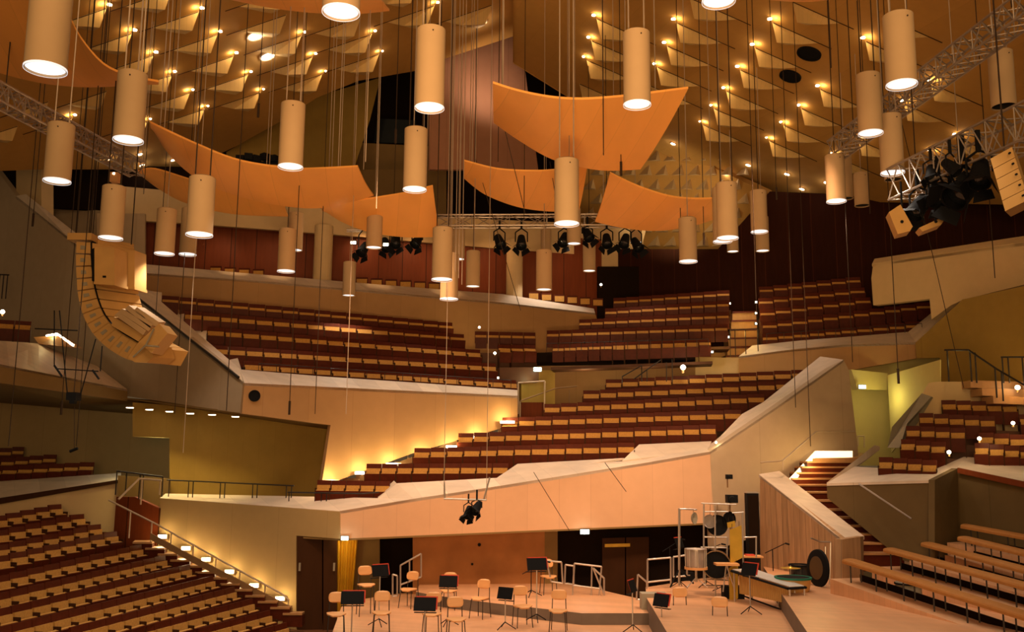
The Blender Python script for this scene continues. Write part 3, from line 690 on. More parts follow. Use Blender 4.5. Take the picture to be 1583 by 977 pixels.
for p, ang, sx, blk, rown, i, n in near:
    root = bpy.data.objects.new('auditorium_seat', None); COL.objects.link(root); root.location = p; root.rotation_euler = (0, 0, ang); root.scale = (sx, 1, 1)
    root['label'] = '%s seat from left, %s row from front, %s' % (ordw(i), ordw(rown), blk)
    root['category'] = 'seat'; root['group'] = 'tip-up seats in the '+blk; root.empty_display_size = .1
    for k, me in SP.items():
        c = bpy.data.objects.new('leg' if k.startswith('leg') else k, me); COL.objects.link(c); c.parent = root
b = MB()
mi = {'backrest': 0, 'back_cushion': 1, 'seat': 0, 'seat_cushion': 1}
for p, ang, sx, blk, rown, i, n in far:
    R = Matrix.Rotation(ang, 3, 'Z')
    for k, v in mi.items():
        me = SP[k]; b.add([p+R @ Vector((q.co.x*sx, q.co.y, q.co.z if k == 'backrest' else (.655+(q.co.z-.60)*.45 if k == 'back_cushion' else .18+(q.co.z-.18)*1.10))) for q in me.vertices], [tuple(f.vertices) for f in me.polygons], v)
o = b.build('distant_auditorium_seats', ['seat_wood', 'cushion'])
tag(o, 'rows of small distant red wood seats with ochre cushions in the far upper tiers', 'seats', kind='stuff')
print('SEATS', len(near), len(far))
# small seats seen above the back parapet
def back_seats(name, x0, y0, d0, x1, y1, d1, n, lab, grp):
    A = P(x0, y0, d0); B = P(x1, y1, d1)
    for i in range(n):
        p = A.lerp(B, (i+.5)/n); w_ = (B-A).length/n*.82
        r = empty('back_tier_seat', p-Vector((0, 0, .3)), lab % ordw(i+1), 'seat', grp)
        q = MB().box(p+Vector((0, .05, 0)), (w_, .05, .34)); part('backrest', q, 'seat_wood', r)
        q = MB().box(p+Vector((0, 0, -.03)), (w_*.86, .05, .24)); part('back_cushion', q, 'cushion', r)
back_seats('back_tier_seat', 322, 417, 35.6, 410, 423, 36.2, 4, 'ochre seat back above the top parapet at its left, %s from the left', 'seat backs above the left end of the top parapet')
back_seats('back_tier_seat', 548, 434, 37.4, 682, 443, 38.3, 6, 'ochre seat back above the top parapet before the wood wall, %s from the left', 'seat backs above the middle of the top parapet')
back_seats('back_tier_seat', 815, 456, 39.2, 934, 468, 39.6, 6, 'ochre seat back at the right end of the top parapet, %s from the left', 'seat backs above the right end of the top parapet')
# ================================================================ TRUSSES, LOUDSPEAKERS, STAGE LIGHTS
def truss(A, B, h, label, n):
    d = (B-A).normalized(); side = d.cross(Vector((0, 0, 1))).normalized()*h/2; u = Vector((0, 0, h/2))
    root = empty('lighting_truss', (A+B)/2, label, 'truss')
    cs = [side+u, side-u, -side-u, -side+u]
    for c in cs: part('chord', MB().tube(A+c, B+c, .026, 6), 'truss', root)
    b = MB()
    for i in range(n):
        p = A.lerp(B, i/n); q = A.lerp(B, (i+1)/n)
        for k in range(4):
            c0, c1 = cs[k], cs[(k+1) % 4]
            b.tube(p+c0, q+c1 if i % 2 else p+c1, .014, 5); b.tube(p+c1 if i % 2 else p+c0, q+c0 if i % 2 else q+c1, .014, 5)
    part('lattice', b, 'truss', root)
    for t in (.12, .88):
        p = A.lerp(B, t); part('cable', MB().tube(p+u, (p.x, p.y, ceil_z(p.x, p.y)-.05), .012, 5), 'cable_dark', root)
    return root
truss(P(-30, 132, 16.5), P(212, 262, 22.5), .36, 'aluminium lattice truss crossing the upper left corner', 22)
truss(P(1620, -12, 14.5), P(1292, 232, 22), .42, 'long aluminium lattice truss rising to the upper right corner', 26)
truss(P(1640, 172, 14.5), P(1392, 288, 18), .62, 'lower right lattice truss carrying lamps and tan loudspeakers', 12)
truss(P(556, 343, 30), P(990, 341, 30), .36, 'horizontal lattice truss in the centre behind the tube lamps', 15)

def stage_light(px, py, D, label, aim=(0, -.5, -1), s=1.0, hang=.28, m='black', group='black stage lights on the centre truss', name='stage_light'):
    c = P(px, py, D); a = Vector(aim).normalized()
    root = empty(name, c, label, 'stage light', group)
    b = MB(); b.lathe(c, [(0.02, -.20*s), (.09*s, -.19*s), (.11*s, -.05*s), (.13*s, .12*s), (.14*s, .18*s), (.12*s, .18*s), (.115*s, .10*s)], 16, axis=a); part('housing', b, m, root, smooth=True)
    part('lens', MB().lathe(c, [(.001, .13*s), (.08*s, .125*s), (.118*s, .10*s)], 16, axis=a), 'glass', root, smooth=True)
    sd = a.cross(Vector((0, 0, 1))); sd = (sd if sd.length > .1 else Vector((1, 0, 0))).normalized()*.15*s
    t = Vector((0, 0, hang*s)); part('yoke', MB().path([c+sd, c+sd+t*.7, c+t, c-sd+t*.7, c-sd], .016*s, 5), 'black', root)
    part('clamp', MB().box(c+t+Vector((0, 0, .12*s)), (.05*s, .05*s, .28*s)), 'black', root)
    b = MB(); o_ = a.orthogonal().normalized(); q_ = a.cross(o_)
    for s1, s2 in ((o_, q_), (-o_, q_), (q_, o_), (-q_, o_)):
        p = c+a*.18*s+s1*.13*s; f = [p-s2*.10*s, p+s2*.10*s, p+s2*.13*s+a*.12*s+s1*.06*s, p-s2*.13*s+a*.12*s+s1*.06*s]
        b.hexa(f, [x+s1*.006 for x in f])
    part('barn_door', b, m, root)
    return root
CTX = [(562, 385, 30, 'black stage light left of the tube lamp before the centre-left reflector'), (596, 378, 30.3, 'first black stage light right of that same tube lamp'), (612, 372, 30, 'black stage light in a pair below the centre-left reflector, left one'),
       (645, 372, 30, 'black stage light in a pair below the centre-left reflector, right one'), (772, 373, 30, 'black stage light above left of the pale column'), (806, 374, 30, 'black stage light at the head of the pale column'),
       (872, 370, 30, 'black stage light below the wide tan tube lamp'), (908, 362, 30.3, 'black stage light above the slim orange-lit tube lamp'), (938, 372, 30, 'large black stage light right of the slim orange-lit tube lamp'),
       (966, 372, 30, 'black stage light beside the tiny tube under the right reflector'), (984, 378, 30, 'last black stage light at the right end of the centre truss')]
for i, (x, y, d, l) in enumerate(CTX): stage_light(x, y, d-.15, l, aim=((-.3, .3, 0)[i % 3], -.7, -.9), s=1.3, hang=max(.2, (y-352)/1450*30/1.3))
b = MB(); b.tube(P(536, 355, 30), P(600, 357, 30), .03, 6); b.tube(P(536, 358, 30), P(560, 358, 30), .02); o = b.build('lighting_bar', 'truss'); tag(o, 'short silver lighting bar below the centre-left reflector', 'bar')
for x, y in ((547, 375), (597, 378)):
    c = P(x, y, 29.8); r = empty('work_light', c, 'small glowing work light %s below the centre-left reflector' % ('at the left end' if x < 570 else 'at the right end'), 'work light')
    part('housing', MB().box(c, (.2, .14, .12)), 'black', r); part('bulb', MB().box(c+Vector((0, -.08, -.02)), (.17, .02, .08)), 'glow', r)
lamp('POINT', 'work_light_light', P(547, 380, 29.4), None, 25, (1, .75, .45), .05)

# two spots on a short white bar over the stage
A = P(686, 771, 22); B = P(752, 773, 22); r = empty('hanging_lamp_bar', (A+B)/2, 'short white bar hanging before the salmon stage front', 'lamp bar')
part('bar', MB().tube(A, B, .022, 8), 'steel', r)
for p in (A, B): part('suspension', MB().tube(p, (p.x, p.y, 17), .008, 5), 'cable_light', r)
part('bracket', MB().path([P(688, 771, 22), P(687, 745, 22)], .012).path([P(748, 772, 22), P(757, 738, 22)], .02), 'steel', r)
stage_light(724, 792, 22, 'lower left of two small black spots on the white hanging bar', (-.2, -.6, -.8), .75, .30, group='small black spots on the white bar')
stage_light(737, 785, 22, 'upper right of two small black spots on the white hanging bar', (-.3, -.7, -.5), .85, .22, group='small black spots on the white bar')

# left curved speaker array
out = [(117, 372), (116, 392), (116, 412), (117, 431), (118, 450), (121, 468), (126, 486), (133, 502), (142, 517), (154, 530), (167, 541), (181, 550), (195, 557), (210, 561)]
inn = [(140, 374), (140, 393), (141, 411), (143, 429), (146, 446), (150, 461), (155, 475), (161, 487), (169, 498), (179, 508), (190, 516), (202, 523), (213, 529), (224, 535)]
r = empty('speaker_array', P(130, 372, 21), 'long curved array of tan speaker cabinets hanging at the left', 'loudspeaker array')
V = Vector((.80, .60, -.03))
for k in range(13):
    f = [P(*out[k], 21), P(*out[k+1], 21), P(*inn[k+1], 21), P(*inn[k], 21)]; c = sum(f, Vector())/4
    f = [c+(p-c)*.88 for p in f]
    cab = part('speaker_cabinet', MB().hexa(f, [p+V for p in f]), 'spk', r)
    g = [P((out[k][0]*.0+inn[k][0]), inn[k][1], 20.99), P(*inn[k+1], 20.99), P(inn[k+1][0]+6, inn[k+1][1]-3, 21.15), P(inn[k][0]+6, inn[k][1]-2, 21.15)]
    part('grille', MB().hexa(g, [p+Vector((.02, .04, 0)) for p in g]), 'black', r)
    h = [c+(p-c)*.35+Vector((0, -.012, 0)) for p in f]; q = MB().hexa(h, [p+Vector((0, .02, 0)) for p in h]); part('rigging_plate', q, 'greycap', r)
a = P(107, 370, 21); b_ = P(208, 385, 21.6)
b = MB(); b.box(P(128, 368, 21.1), (.55, .35, .16)); b.tube(P(150, 375, 21.3), P(206, 386, 21.8), .07, 8); b.tube(P(120, 364, 21.2), P(206, 380, 22), .05, 8); part('flying_frame', b, 'spk', r)
for x, y in ((118, 362), (140, 362), (203, 378)):
    p = P(x, y, 21.3); part('cable', MB().tube(p, (p.x, p.y, 19), .014, 5), 'cable_dark', r)
def slantbox(quad, D, v, m, nm, root=None, label=None, cat=None, group=None):
    f = [P(x, y, D) for x, y in quad]; q = MB().hexa(f, [p+v for p in f])
    if root: return part(nm, q, m, root, label=label)
    o = q.build(nm, m); return tag(o, label, cat, group)
e = empty('speaker_cabinet_cluster', P(225, 540, 20.6), 'open tan end cabinets with lit white edges at the foot of the speaker array', 'loudspeaker')
slantbox([(198, 552), (208, 560), (226, 561), (237, 552), (232, 534), (215, 528)], 20.7, Vector((.3, .5, .02)), 'spk', 'lower_cabinet', e)
slantbox([(215, 528), (246, 500), (259, 515), (234, 546)], 20.4, Vector((.05, .5, .0)), 'spk', 'upper_cabinet', e)
for (x0, y0), (x1, y1) in (((177, 487), (221, 516)), ((183, 482), (229, 510)), ((206, 480), (241, 503)), ((193, 477), (232, 505))):
    slantbox([(x0, y0), (x0+6, y0-5), (x1+5, y1-5), (x1, y1+2)], 20.8, Vector((.02, .35, .05)), 'pendant', 'panel', e, label='pale panel')  # paler colour paints the light on the cabinet tops
slantbox([(176, 490), (222, 518), (214, 528), (172, 503)], 20.9, Vector((.1, .4, .05)), 'spk', 'side_panel', e)
part('tie_bar', MB().path([P(238, 508, 20.3), P(226, 533, 20.3), P(206, 552, 20.4)], .02).path([P(225, 534, 20.3), P(246, 536, 20.3)], .02), 'greycap', e)
for (x0, x1, y0, y1, d, lab) in ((146, 177, 382, 438, 20.7, 'left of two hanging tan box loudspeakers inside the speaker array curve'), (179, 208, 386, 444, 21.3, 'right of two hanging tan box loudspeakers, set slightly further back')):
    o = empty('hanging_loudspeaker', P(x0, y0, d), lab, 'loudspeaker')
    slantbox([(x0, y0), (x1, y0+1), (x1, y1), (x0, y1-2)], d, Vector((.10, .45, 0)), 'spk', 'cabinet', o)
    slantbox([(x0-1, y1-3), (x1, y1-1), (x1, y1+3), (x0-1, y1+1)], d-.04, Vector((.1, .5, 0)), 'spk', 'base', o)
    slantbox([((x0+x1)/2-3, y1-12), ((x0+x1)/2+2, y1-12), ((x0+x1)/2+2, y1-9), ((x0+x1)/2-3, y1-9)], d-.02, Vector((0, .03, 0)), 'black', 'badge', o)
    slantbox([(x0-4, y0+3), (x0, y0+1), (x0, y1-2), (x0-4, y1-4)], d+.1, Vector((.1, .4, 0)), 'black', 'grille', o)
# right speaker array: five cabinets
r = empty('speaker_array', P(1555, 230, 13.5), 'short straight array of five tan cabinets near the right edge', 'loudspeaker array')
for k in range(5):
    t0, t1 = k/5+.004, (k+1)/5-.006
    def L(t): return (1531+t*23, 245+t*82)
    def R_(t): return (1564+t*26, 227+t*82)
    f = [P(*L(t0), 13.5), P(*R_(t0), 13.3), P(*R_(t1), 13.3), P(*L(t1), 13.5)]
    part('speaker_cabinet', MB().hexa(f, [p+Vector((.35, .5, .05)) for p in f]), 'spk', r)
    c = P(R_((t0+t1)/2)[0]-5, R_((t0+t1)/2)[1]+1, 13.29); part('bolt', MB().tube(c, c+Vector((0, .03, 0)), .016, 8), 'black', r)
p = P(1552, 226, 13.6); part('cable', MB().tube(p, (p.x, p.y, 19), .014, 5), 'cable_dark', r)
# lamps on the lower right truss
for k, (x, y, d, s, am, l) in enumerate([(1452, 300, 16.8, 1.3, (-.5, -.4, -.7), 'black stage light hanging mid-way on the lower right truss'), (1420, 320, 17.2, 1.3, (-.6, -.3, -.8), 'leftmost large black stage light on the lower right truss'),
      (1490, 292, 16.4, 1.9, (-.7, -.3, -.6), 'biggest black stage light on the lower right truss'), (1515, 268, 15.8, 1.4, (-.3, -.4, -.8), 'black stage light beside the five tan cabinets'), (1470, 258, 16.2, .9, (.3, -.5, -.6), 'small black stage light at the upper middle of the lower right truss'),
      (1440, 268, 16.8, .9, (-.2, -.5, -.8), 'small black stage light at the upper left of the lower right truss')]):
    stage_light(x, y, d, l, am, s, .3, group='black stage lights on the lower right truss')
for q, l in (([(1374, 328), (1392, 316), (1411, 350), (1407, 357), (1388, 362)], 'tan box loudspeaker hanging at the left end of the lower right truss'), ([(1421, 352), (1452, 338), (1463, 326), (1464, 334), (1455, 347), (1426, 358)], 'tan angular loudspeaker hanging below the black lights of the right truss')):
    r = empty('angled_loudspeaker', P(*q[0], 16.8), l, 'loudspeaker')
    slantbox(q, 16.8, Vector((.12, .45, .02)), 'spk', 'cabinet', r)
    cx = sum(p[0] for p in q)/len(q); cy = sum(p[1] for p in q)/len(q)
    part('grille_hole', MB().tube(P(cx, cy, 16.78), P(cx, cy, 16.85), .03, 10), 'black', r)
    p = P(cx, q[1][1]+4, 16.95); part('hanger', MB().tube(p, (p.x, p.y, P(cx, q[1][1]-35, 16.95).z), .02, 6), 'black', r)

# dark lamps over the far left gap
b = MB()
o = empty('floodlight_row', P(410, 245, 36), 'row of small black floodlights on the sill below the olive wall', 'floodlights')
for k, x in enumerate((372, 384, 396, 410, 424)):
    c = P(x, 246-(k % 2)*3, 36); part('floodlight', MB().box(c, (.32, .3, .26), 0, Matrix.Rotation(.3*k, 3, 'Z')), 'black', o)
part('shelf', MB().tube(P(365, 252, 36), P(432, 252, 36), .06, 6), 'black', o)
c = P(178, 275, 24); r = empty('copper_loudspeaker', c, 'small copper-red lamp above the speaker array tube lamp', 'lamp'); part('housing', MB().box(c, (.2, .2, .26)), 'chairwood', r); part('bulb', MB().box(c+Vector((0, -.105, .09)), (.05, .01, .05)), 'glow', r)

# ================================================================ LOOSE HANGING CABLES
cab = [(137, 372, 22, 1), (110, 360, 24, 1), (96, 620, 22, 1), (13, 690, 20, 1), (52, 330, 22, 1), (283, 700, 22, 0), (350, 635, 20, 1), (448, 620, 22, 1), (487, 640, 24, 1), (535, 640, 24, 0), (565, 250, 17, 0),
       (690, 460, 22, 0), (697, 410, 22, 0), (704, 420, 22, 0), (709, 430, 22, 0), (714, 440, 22, 0), (733, 388, 25, 0), (562, 262, 23, 0), (582, 322, 22, 0), (880, 250, 19, 0), (933, 240, 17, 1), (1052, 340, 24, 1), (1088, 360, 24, 1),
       (1170, 500, 22, 1), (1230, 630, 24, 1), (1253, 690, 24, 1), (1285, 105, 16, 1), (1388, 570, 20, 1), (1318, 560, 22, 1), (1538, 430, 18, 1), (640, 198, 18, 0), (770, 250, 22, 1), (810, 340, 24, 1), (960, 250, 20, 1), (1480, 203, 18, 0),
       (118, 690, 23, 1), (222, 300, 24, 1), (240, 500, 25, 1), (270, 640, 25, 1), (400, 160, 20, 1), (612, 200, 20, 1), (1200, 290, 24, 1), (1345, 330, 20, 1)]
for x, y, d, k in cab:
    p = P(x, y, d); q = MB().tube(p, (p.x, p.y, max(ceil_z(p.x, p.y), p.z+1)), .010, 5)
    if k and (x % 4 == 0): q.tube(p, p+Vector((0, 0, -.32)), .028, 8)
    o = q.build('hanging_cable', 'cable_dark' if k else 'cable_light', origin=p); tag(o, 'thin %s cable hanging straight down from the ceiling' % ('dark' if k else 'light steel'), 'cable', 'thin %s cables from the ceiling' % ('dark' if k else 'light'))
# slanting tension wires
for x0, y0, x1, y1, d, l in [(735, 245, 805, 480, 25, 'slanting dark wire crossing left of the right-centre reflector'), (768, 150, 812, 330, 22, 'slanting wire in front of the organ wall'), (850, 250, 865, 340, 24, 'short slanting wire across the centre reflector'),
        (1380, 130, 1490, 600, 21, 'long slanting wire on the right, crossing the tiers'), (825, 730, 880, 820, 25, 'slanting wire at the left of the salmon front'), (935, 715, 968, 760, 25, 'slanting wire right of the middle of the salmon front')]:
    o = MB().tube(P(x0, y0, d), P(x1, y1, d+1), .009, 5).build('tension_wire', 'cable_dark'); tag(o, l, 'wire')
# microphone rig over the left stalls
r = empty('microphone_rig', P(115, 610, 19), 'black microphone rig with crossbars hung before the left walls', 'microphone rig')
part('crossbar', MB().tube(P(54, 508, 19), P(120, 511, 19), .012), 'black', r)
b = MB(); b.tube(P(88, 570, 19), P(152, 574, 19), .012); b.tube(P(84, 565, 19), P(96, 582, 19), .022); b.tube(P(143, 572, 19), P(153, 586, 19), .022)
part('crossbar', b, 'black', r)
b = MB()
for q in [((84, 480), (84, 565)), ((92, 480), (104, 608)), ((148, 524), (124, 612)), ((158, 535), (155, 574))]: b.tube(P(*q[0], 19), P(*q[1], 19), .012)
part('strut', b, 'black', r)
c = P(114, 613, 19); part('camera_head', MB().box(c, (.2, .25, .16)).box(c+Vector((.03, -.08, -.1)), (.10, .12, .10)), 'black', r)
p = P(116, 470, 19); part('cable', MB().tube(c, (c.x, c.y, 16), .01, 5), 'cable_dark', r)
c = P(115, 696, 19); r = empty('microphone', c, 'small microphone hanging below the rig, above the left ledge', 'microphone'); part('body', MB().tube(P(108, 698, 19), P(120, 693, 19), .03, 8), 'black', r); part('cable', MB().tube(c, P(115, 628, 19), .007, 5), 'cable_dark', r)

# ================================================================ RAILINGS
def railing(name, tops, posts, m, label, r=.022, rails=(), group=None, cat='railing'):
    """tops: (px,py,D) polyline of the handrail; posts: (index t along, length m)"""
    pts = [P(*t) for t in tops]; root = empty(name, pts[0], label, cat, group)
    part('handrail', MB().path(pts, r, 8), m, root)
    for x, y, d, y2 in posts:
        a = P(x, y, d); bz = P(x, y2, d).z; part('post', MB().tube(a, (a.x, a.y, bz), r*.85, 6), m, root)
    for rl in rails: part('lower_rail', MB().path([P(*t) for t in rl], r*.7, 6), m, root)
    return root
railing('ledge_railing', [(258, 742, 29.2), (455, 751, 28.0)], [(x, 742+(x-258)*.046, 29.2-(x-258)*.006, 768+(x-258)*.03) for x in (262, 292, 299, 341, 348, 391, 398, 443, 451)], 'rail_dark', 'black railing along the pale ledge left of the stage front', .02)
railing('ledge_railing', [(445, 761, 27.2), (560, 763, 26.6), (586, 761, 26.8)], [(x, 762, 27.2-(x-445)*.004, 775) for x in (447, 497, 505)], 'rail_dark', 'low black rail at the left foot of the middle seat block', .02)
railing('corner_railing', [(180, 728, 28.4), (252, 737, 28.8)], [(181, 728, 28.4, 765), (196, 730, 28.5, 765), (217, 733, 28.6, 772), (222, 733, 28.6, 772), (252, 737, 28.8, 768)], 'rail_dark', 'black railing above the wooden wall beside the left terrace', .024)
railing('corner_railing', [(183, 772, 27.6), (215, 740, 28.2), (250, 743, 28.2)], [(220, 741, 28.2, 780), (248, 743, 28.2, 765)], 'rail_light', 'pale handrail bending above the wooden wall at the left', .03)
# lit stair beside the left stalls
railing('stair_railing', [(168, 773, 27.4), (245, 812, 27.2), (330, 860, 26.8), (434, 917, 26.2), (447, 928, 26.1)],
        [(202, 790, 27.3, 832), (235, 807, 27.2, 838), (265, 824, 27.1, 850), (299, 842, 26.9, 868), (334, 862, 26.8, 886), (371, 883, 26.6, 905), (410, 904, 26.4, 925), (446, 928, 26.1, 960)], 'rail_light', 'pale handrail descending beside the lit stair of the left stalls', .026)
b = MB()
for a, c in zip([(232, 829), (300, 866), (370, 902)], [(300, 866), (370, 902), (452, 945)]):
    p, q = P(*a, 27.0-(a[0]-232)/220), P(*c, 27.0-(c[0]-232)/220); h = Vector((0, 0, .09)); dd = Vector((0, .05, 0)); f = [p-h, q-h, q+h, p+h]; b.hexa(f, [v+dd for v in f])
o = b.build('stair_guard_board', 'rail_wood'); tag(o, 'brown board running down the stair rail of the left stalls', 'guard board')
for k, (x, y) in enumerate([(254, 829), (290, 847), (321, 864), (357, 883), (395, 904), (435, 924)]):
    c = V_SL.at(x, y)+Vector((0, -.10, 0))
    r = empty('stair_wall_light', c, 'glowing wall light low on the beige wall, %s going down the left stair' % ordw(k+1), 'wall light', 'wall lights down the left stair')
    part('housing', MB().box(c, (.28, .12, .12)), 'rail_light', r); part('bulb', MB().box(c+Vector((0, -.065, .0)), (.24, .012, .09)), 'glow', r)
    lamp('POINT', 'stair_light', c+Vector((0, -.22, .02)), None, 13, (1, .74, .34), .06)
b = MB()
for k in range(13):
    t = k/12; x0 = 205+t*232; y0 = 838+t*110; d = 27.6-t*2.4
    f = [P(x0, y0, d), P(x0+30, y0, d), P(x0+34, y0-3, d+1.2), P(x0+4, y0-3, d+1.2)]; b.hexa(f, [p+Vector((0, 0, -.05)) for p in f]); f = [p+Vector((0, .03, -.05)) for p in f]; b.hexa(f, [p+Vector((0, 0, -.3)) for p in f], 1)
struct('floor_left_stair', b, ['step', 'seat_wood'])
# lit stair up the left side of the middle block
def btop(x): return 718-(x-497)*.290
railing('stair_railing', [(497, 719, 29.0), (600, 692, 30.2), (700, 662, 31.4), (800, 632, 32.6)], [(x, 719-(x-497)*.288, 29+(x-497)*.0119, 752-(x-497)*.288) for x in (497, 538, 585, 631, 676, 720, 763, 799)], 'rail_wood', 'thin handrail rising beside the lit stair left of the middle block', .02)
b = MB()
p, q = P(556, 741, 29.2), P(778, 657, 31.8); h = Vector((0, 0, .08)); f = [p-h, q-h, q+h, p+h]; b.hexa(f, [v+Vector((0, .05, 0)) for v in f]); o = b.build('stair_guard_board', 'rail_wood'); tag(o, 'brown board along the stair left of the middle seat block', 'guard board')
b = MB()
for k in range(16):
    t = k/15; f = [P(490+t*300, 752-t*95, 29.0+t*3.2), P(560+t*250, 752-t*95, 29.0+t*3.2)]; f = [f[0], f[1], f[1]+Vector((0, .5, 0)), f[0]+Vector((0, .5, 0))]; b.hexa(f, [p+Vector((0, 0, -.3)) for p in f])
struct('floor_middle_stair', b, 'step')
for k, (x, y) in enumerate([(511, 737), (560, 724), (607, 711), (655, 698), (699, 684), (739, 669), (782, 646)]):
    c = V_CF.at(x, y+7); c = c+Vector((.05, -.22, 0))
    r = empty('stair_wall_light', c, 'glowing low wall light, %s going up the stair left of the middle block' % ordw(k+1), 'wall light', 'wall lights up the middle stair')
    part('housing', MB().box(c, (.5, .08, .10)), 'rail_light', r); part('bulb', MB().box(c+Vector((0, -.045, .0)), (.46, .012, .07)), 'glow', r)
    lamp('POINT', 'stair_light', c+Vector((0, -.14, .10)), None, 30, (1, .74, .34), .06)
railing('landing_railing', [(801, 640, 32.2), (801, 592, 32.2), (842, 589, 32.4), (842, 603, 32.4)], [(842, 589, 32.4, 640), (804, 620, 32.2, 650)], 'rail_light', 'pale rail loop on the landing at the top of the lit middle stair', .03)
railing('landing_railing', [(804, 620, 32.0), (860, 600, 33.0), (892, 597, 33.4)], [(880, 603, 33.2, 625)], 'rail_wood', 'sloping handrail behind the left end of the middle block', .022)
railing('landing_railing', [(962, 582, 32.8), (992, 565, 33.0), (992, 590, 33.0)], [(962, 582, 32.8, 592)], 'rail_dark', 'black handrail above the top row of the middle block', .02)
railing('landing_railing', [(980, 586, 32.9), (1022, 556, 33.2)], [(1000, 572, 33, 590), (1030, 560, 33.2, 590), (1039, 555, 33.2, 590)], 'rail_dark', 'longer black handrail left of the round lamp behind the middle block', .02)
for nm, x0, x1, y0, y1, d, n, lab in (('front_rail', 845, 1095, 531, 524, 33.2, 14, 'thin black rail before the front row of the far tier'), ('front_rail', 1185, 1425, 516, 500, 34.2, 9, 'thin black rail before the front row right of the small stair'), ('front_rail', 400, 790, 562, 588, 28.9, 14, 'thin black rail before the front row of the upper left block')):
    dd = 3.0 if x0 == 400 else -.9
    railing(nm, [(x0, y0, d), (x1, y1, d+dd)], [(x0+(x1-x0)*i/n, y0+(y1-y0)*i/n, d+dd*i/n, y0+(y1-y0)*i/n+13) for i in range(n+1)], 'rail_dark', lab, .012)
# small stair between the far tiers, lit
b = MB()
for k in range(6):
    y = 549-k*13.5; d = 34.6+k*.6; f = [P(1122+k*2, y, d), P(1170, y-1, d), P(1170, y-1, d)+Vector((0, .8, 0)), P(1122+k*2, y, d)+Vector((0, .8, 0))]; b.hexa(f, [p+Vector((0, -.04, -.07)) for p in f], 1); b.hexa([p+Vector((0, 0, -.07)) for p in f], [p+Vector((0, 0, -.4)) for p in f])
struct('floor_small_stair', b, ['step', 'seat_wood'])
for k, (x, y, d) in enumerate([(1169, 484, 36.6), (1169, 500, 36.0), (1127, 521, 34.6), (1101, 544, 33.2), (1128, 469, 36.8), (1169, 467, 37.0)]):
    c = P(x, y, d); r = empty('step_light', c, 'tiny step light beside the small far stair, %s of six' % ordw(k+1), 'step light', 'step lights of the small far stair'); part('bulb', MB().box(c, (.06, .04, .06)), 'glow', r); part('housing', MB().box(c+Vector((0, .06, 0)), (.12, .06, .12)), 'rail_dark', r)
    if k < 4: lamp('POINT', 'step_glow', c+Vector((-.3 if x > 1150 else .3, -.1, .12)), None, 16, (1, .66, .16), .05)
railing('small_stair_railing', [(1128, 522, 34.3), (1128, 510, 34.3), (1172, 508, 34.2), (1172, 520, 34.2)], [(x, 509, 34.25, 552) for x in (1128, 1136, 1152, 1171)], 'rail_dark', 'black guard at the foot of the small far stair', .018)
# right stair
railing('stair_railing', [(1176, 715, 26.6), (1210, 712, 27.0), (1262, 667, 29.0), (1322, 667, 29.8)], [(1210, 712, 27.0, 727)], 'rail_light', 'pale wall handrail above the right stair', .022)
for k, (x, y) in enumerate([(1232, 742), (1240, 733), (1248, 724), (1256, 714), (1266, 705)]):
    lamp('POINT', 'right_stair_light', P(x+9, y-4, 27.8+k*.22), None, 9, (1, .68, .26), .06)
b = MB(); f = [P(1262, 697, 29.3), P(1318, 697, 29.3), P(1318, 707, 29.3), P(1258, 708, 29.3)]; b.hexa(f, [p+Vector((0, .04, 0)) for p in f]); f = [P(1221, 741, 28.2), P(1262, 697, 29.3), P(1260, 708, 29.3), P(1228, 744, 28.2)]; b.hexa(f, [p+Vector((-.03, .04, 0)) for p in f]); o = b.build('painted_stair_glow', 'strip'); tag(o, 'glowing light strip along the wall of the right stair', 'light strip')  # emissive slabs stand in for lamplight falling on the stair wall
o = MB().tube(P(1328, 748, 24.6), P(1409, 802, 23.4), .022, 8).build('wall_handrail', 'steel'); tag(o, 'thin steel handrail on the dark wall by the benches', 'handrail')
railing('door_railing', [(1326, 674, 32), (1336, 674, 32), (1336, 692, 32)], [(1326, 674, 32, 690)], 'rail_light', 'short pale rail in the green-lit doorway', .02)
railing('gallery_railing', [(1460, 541, 28.2), (1497, 541, 27.8), (1540, 570, 27.2), (1583, 595, 26.6)], [(1464, 541, 28.2, 590), (1499, 541, 27.8, 590), (1507, 545, 27.7, 592), (1538, 569, 27.2, 615), (1548, 575, 27.1, 620)], 'rail_dark', 'dark railing stepping down the gallery at the right edge', .028)
railing('gallery_railing', [(1547, 552, 27.4), (1600, 552, 27)], [(1549, 552, 27.4, 592), (1558, 552, 27.3, 592), (1580, 552, 27.1, 600)], 'rail_dark', 'second dark railing behind, at the right edge', .026)
b = MB()
for k, (x0, x1, y) in enumerate([(1500, 1620, 588), (1518, 1620, 600), (1535, 1620, 612)]):
    f = [P(x0, y, 28.1-k*.3), P(x1, y+3, 27.6-k*.3)]; f += [f[1]+Vector((0, .7, 0)), f[0]+Vector((0, .7, 0))]; b.hexa(f, [p+Vector((0, 0, -.22)) for p in f])
struct('floor_gallery_steps', b, 'step')
lamp('POINT', 'gallery_lamp_light', P(1572, 596, 27.0), None, 18, (1, .6, .2), .08)
def bulb(x, y, d, rr, label, m='glow', name='globe_lamp', power=0, col=(1, .75, .4), group=None):
    rr *= .7; c = P(x, y, d); r = empty(name, c, label, 'lamp', group)
    part('globe', MB().lathe(c, [(rr*math.sin(a), -rr*math.cos(a)) for a in [math.pi*i/8 for i in range(9)]], 14), m, r, smooth=True)
    part('base', MB().tube(c+Vector((0, .01, -rr*2.2)), c+Vector((0, .01, -rr*.7)), rr*.5, 10), 'rail_wood', r)
    if power: lamp('POINT', name+'_light', c+Vector((0, -rr-.12, 0)), None, power, col, .05)
bulb(1573, 599, 27.2, .10, 'glowing globe lamp by the gallery steps at the right edge')
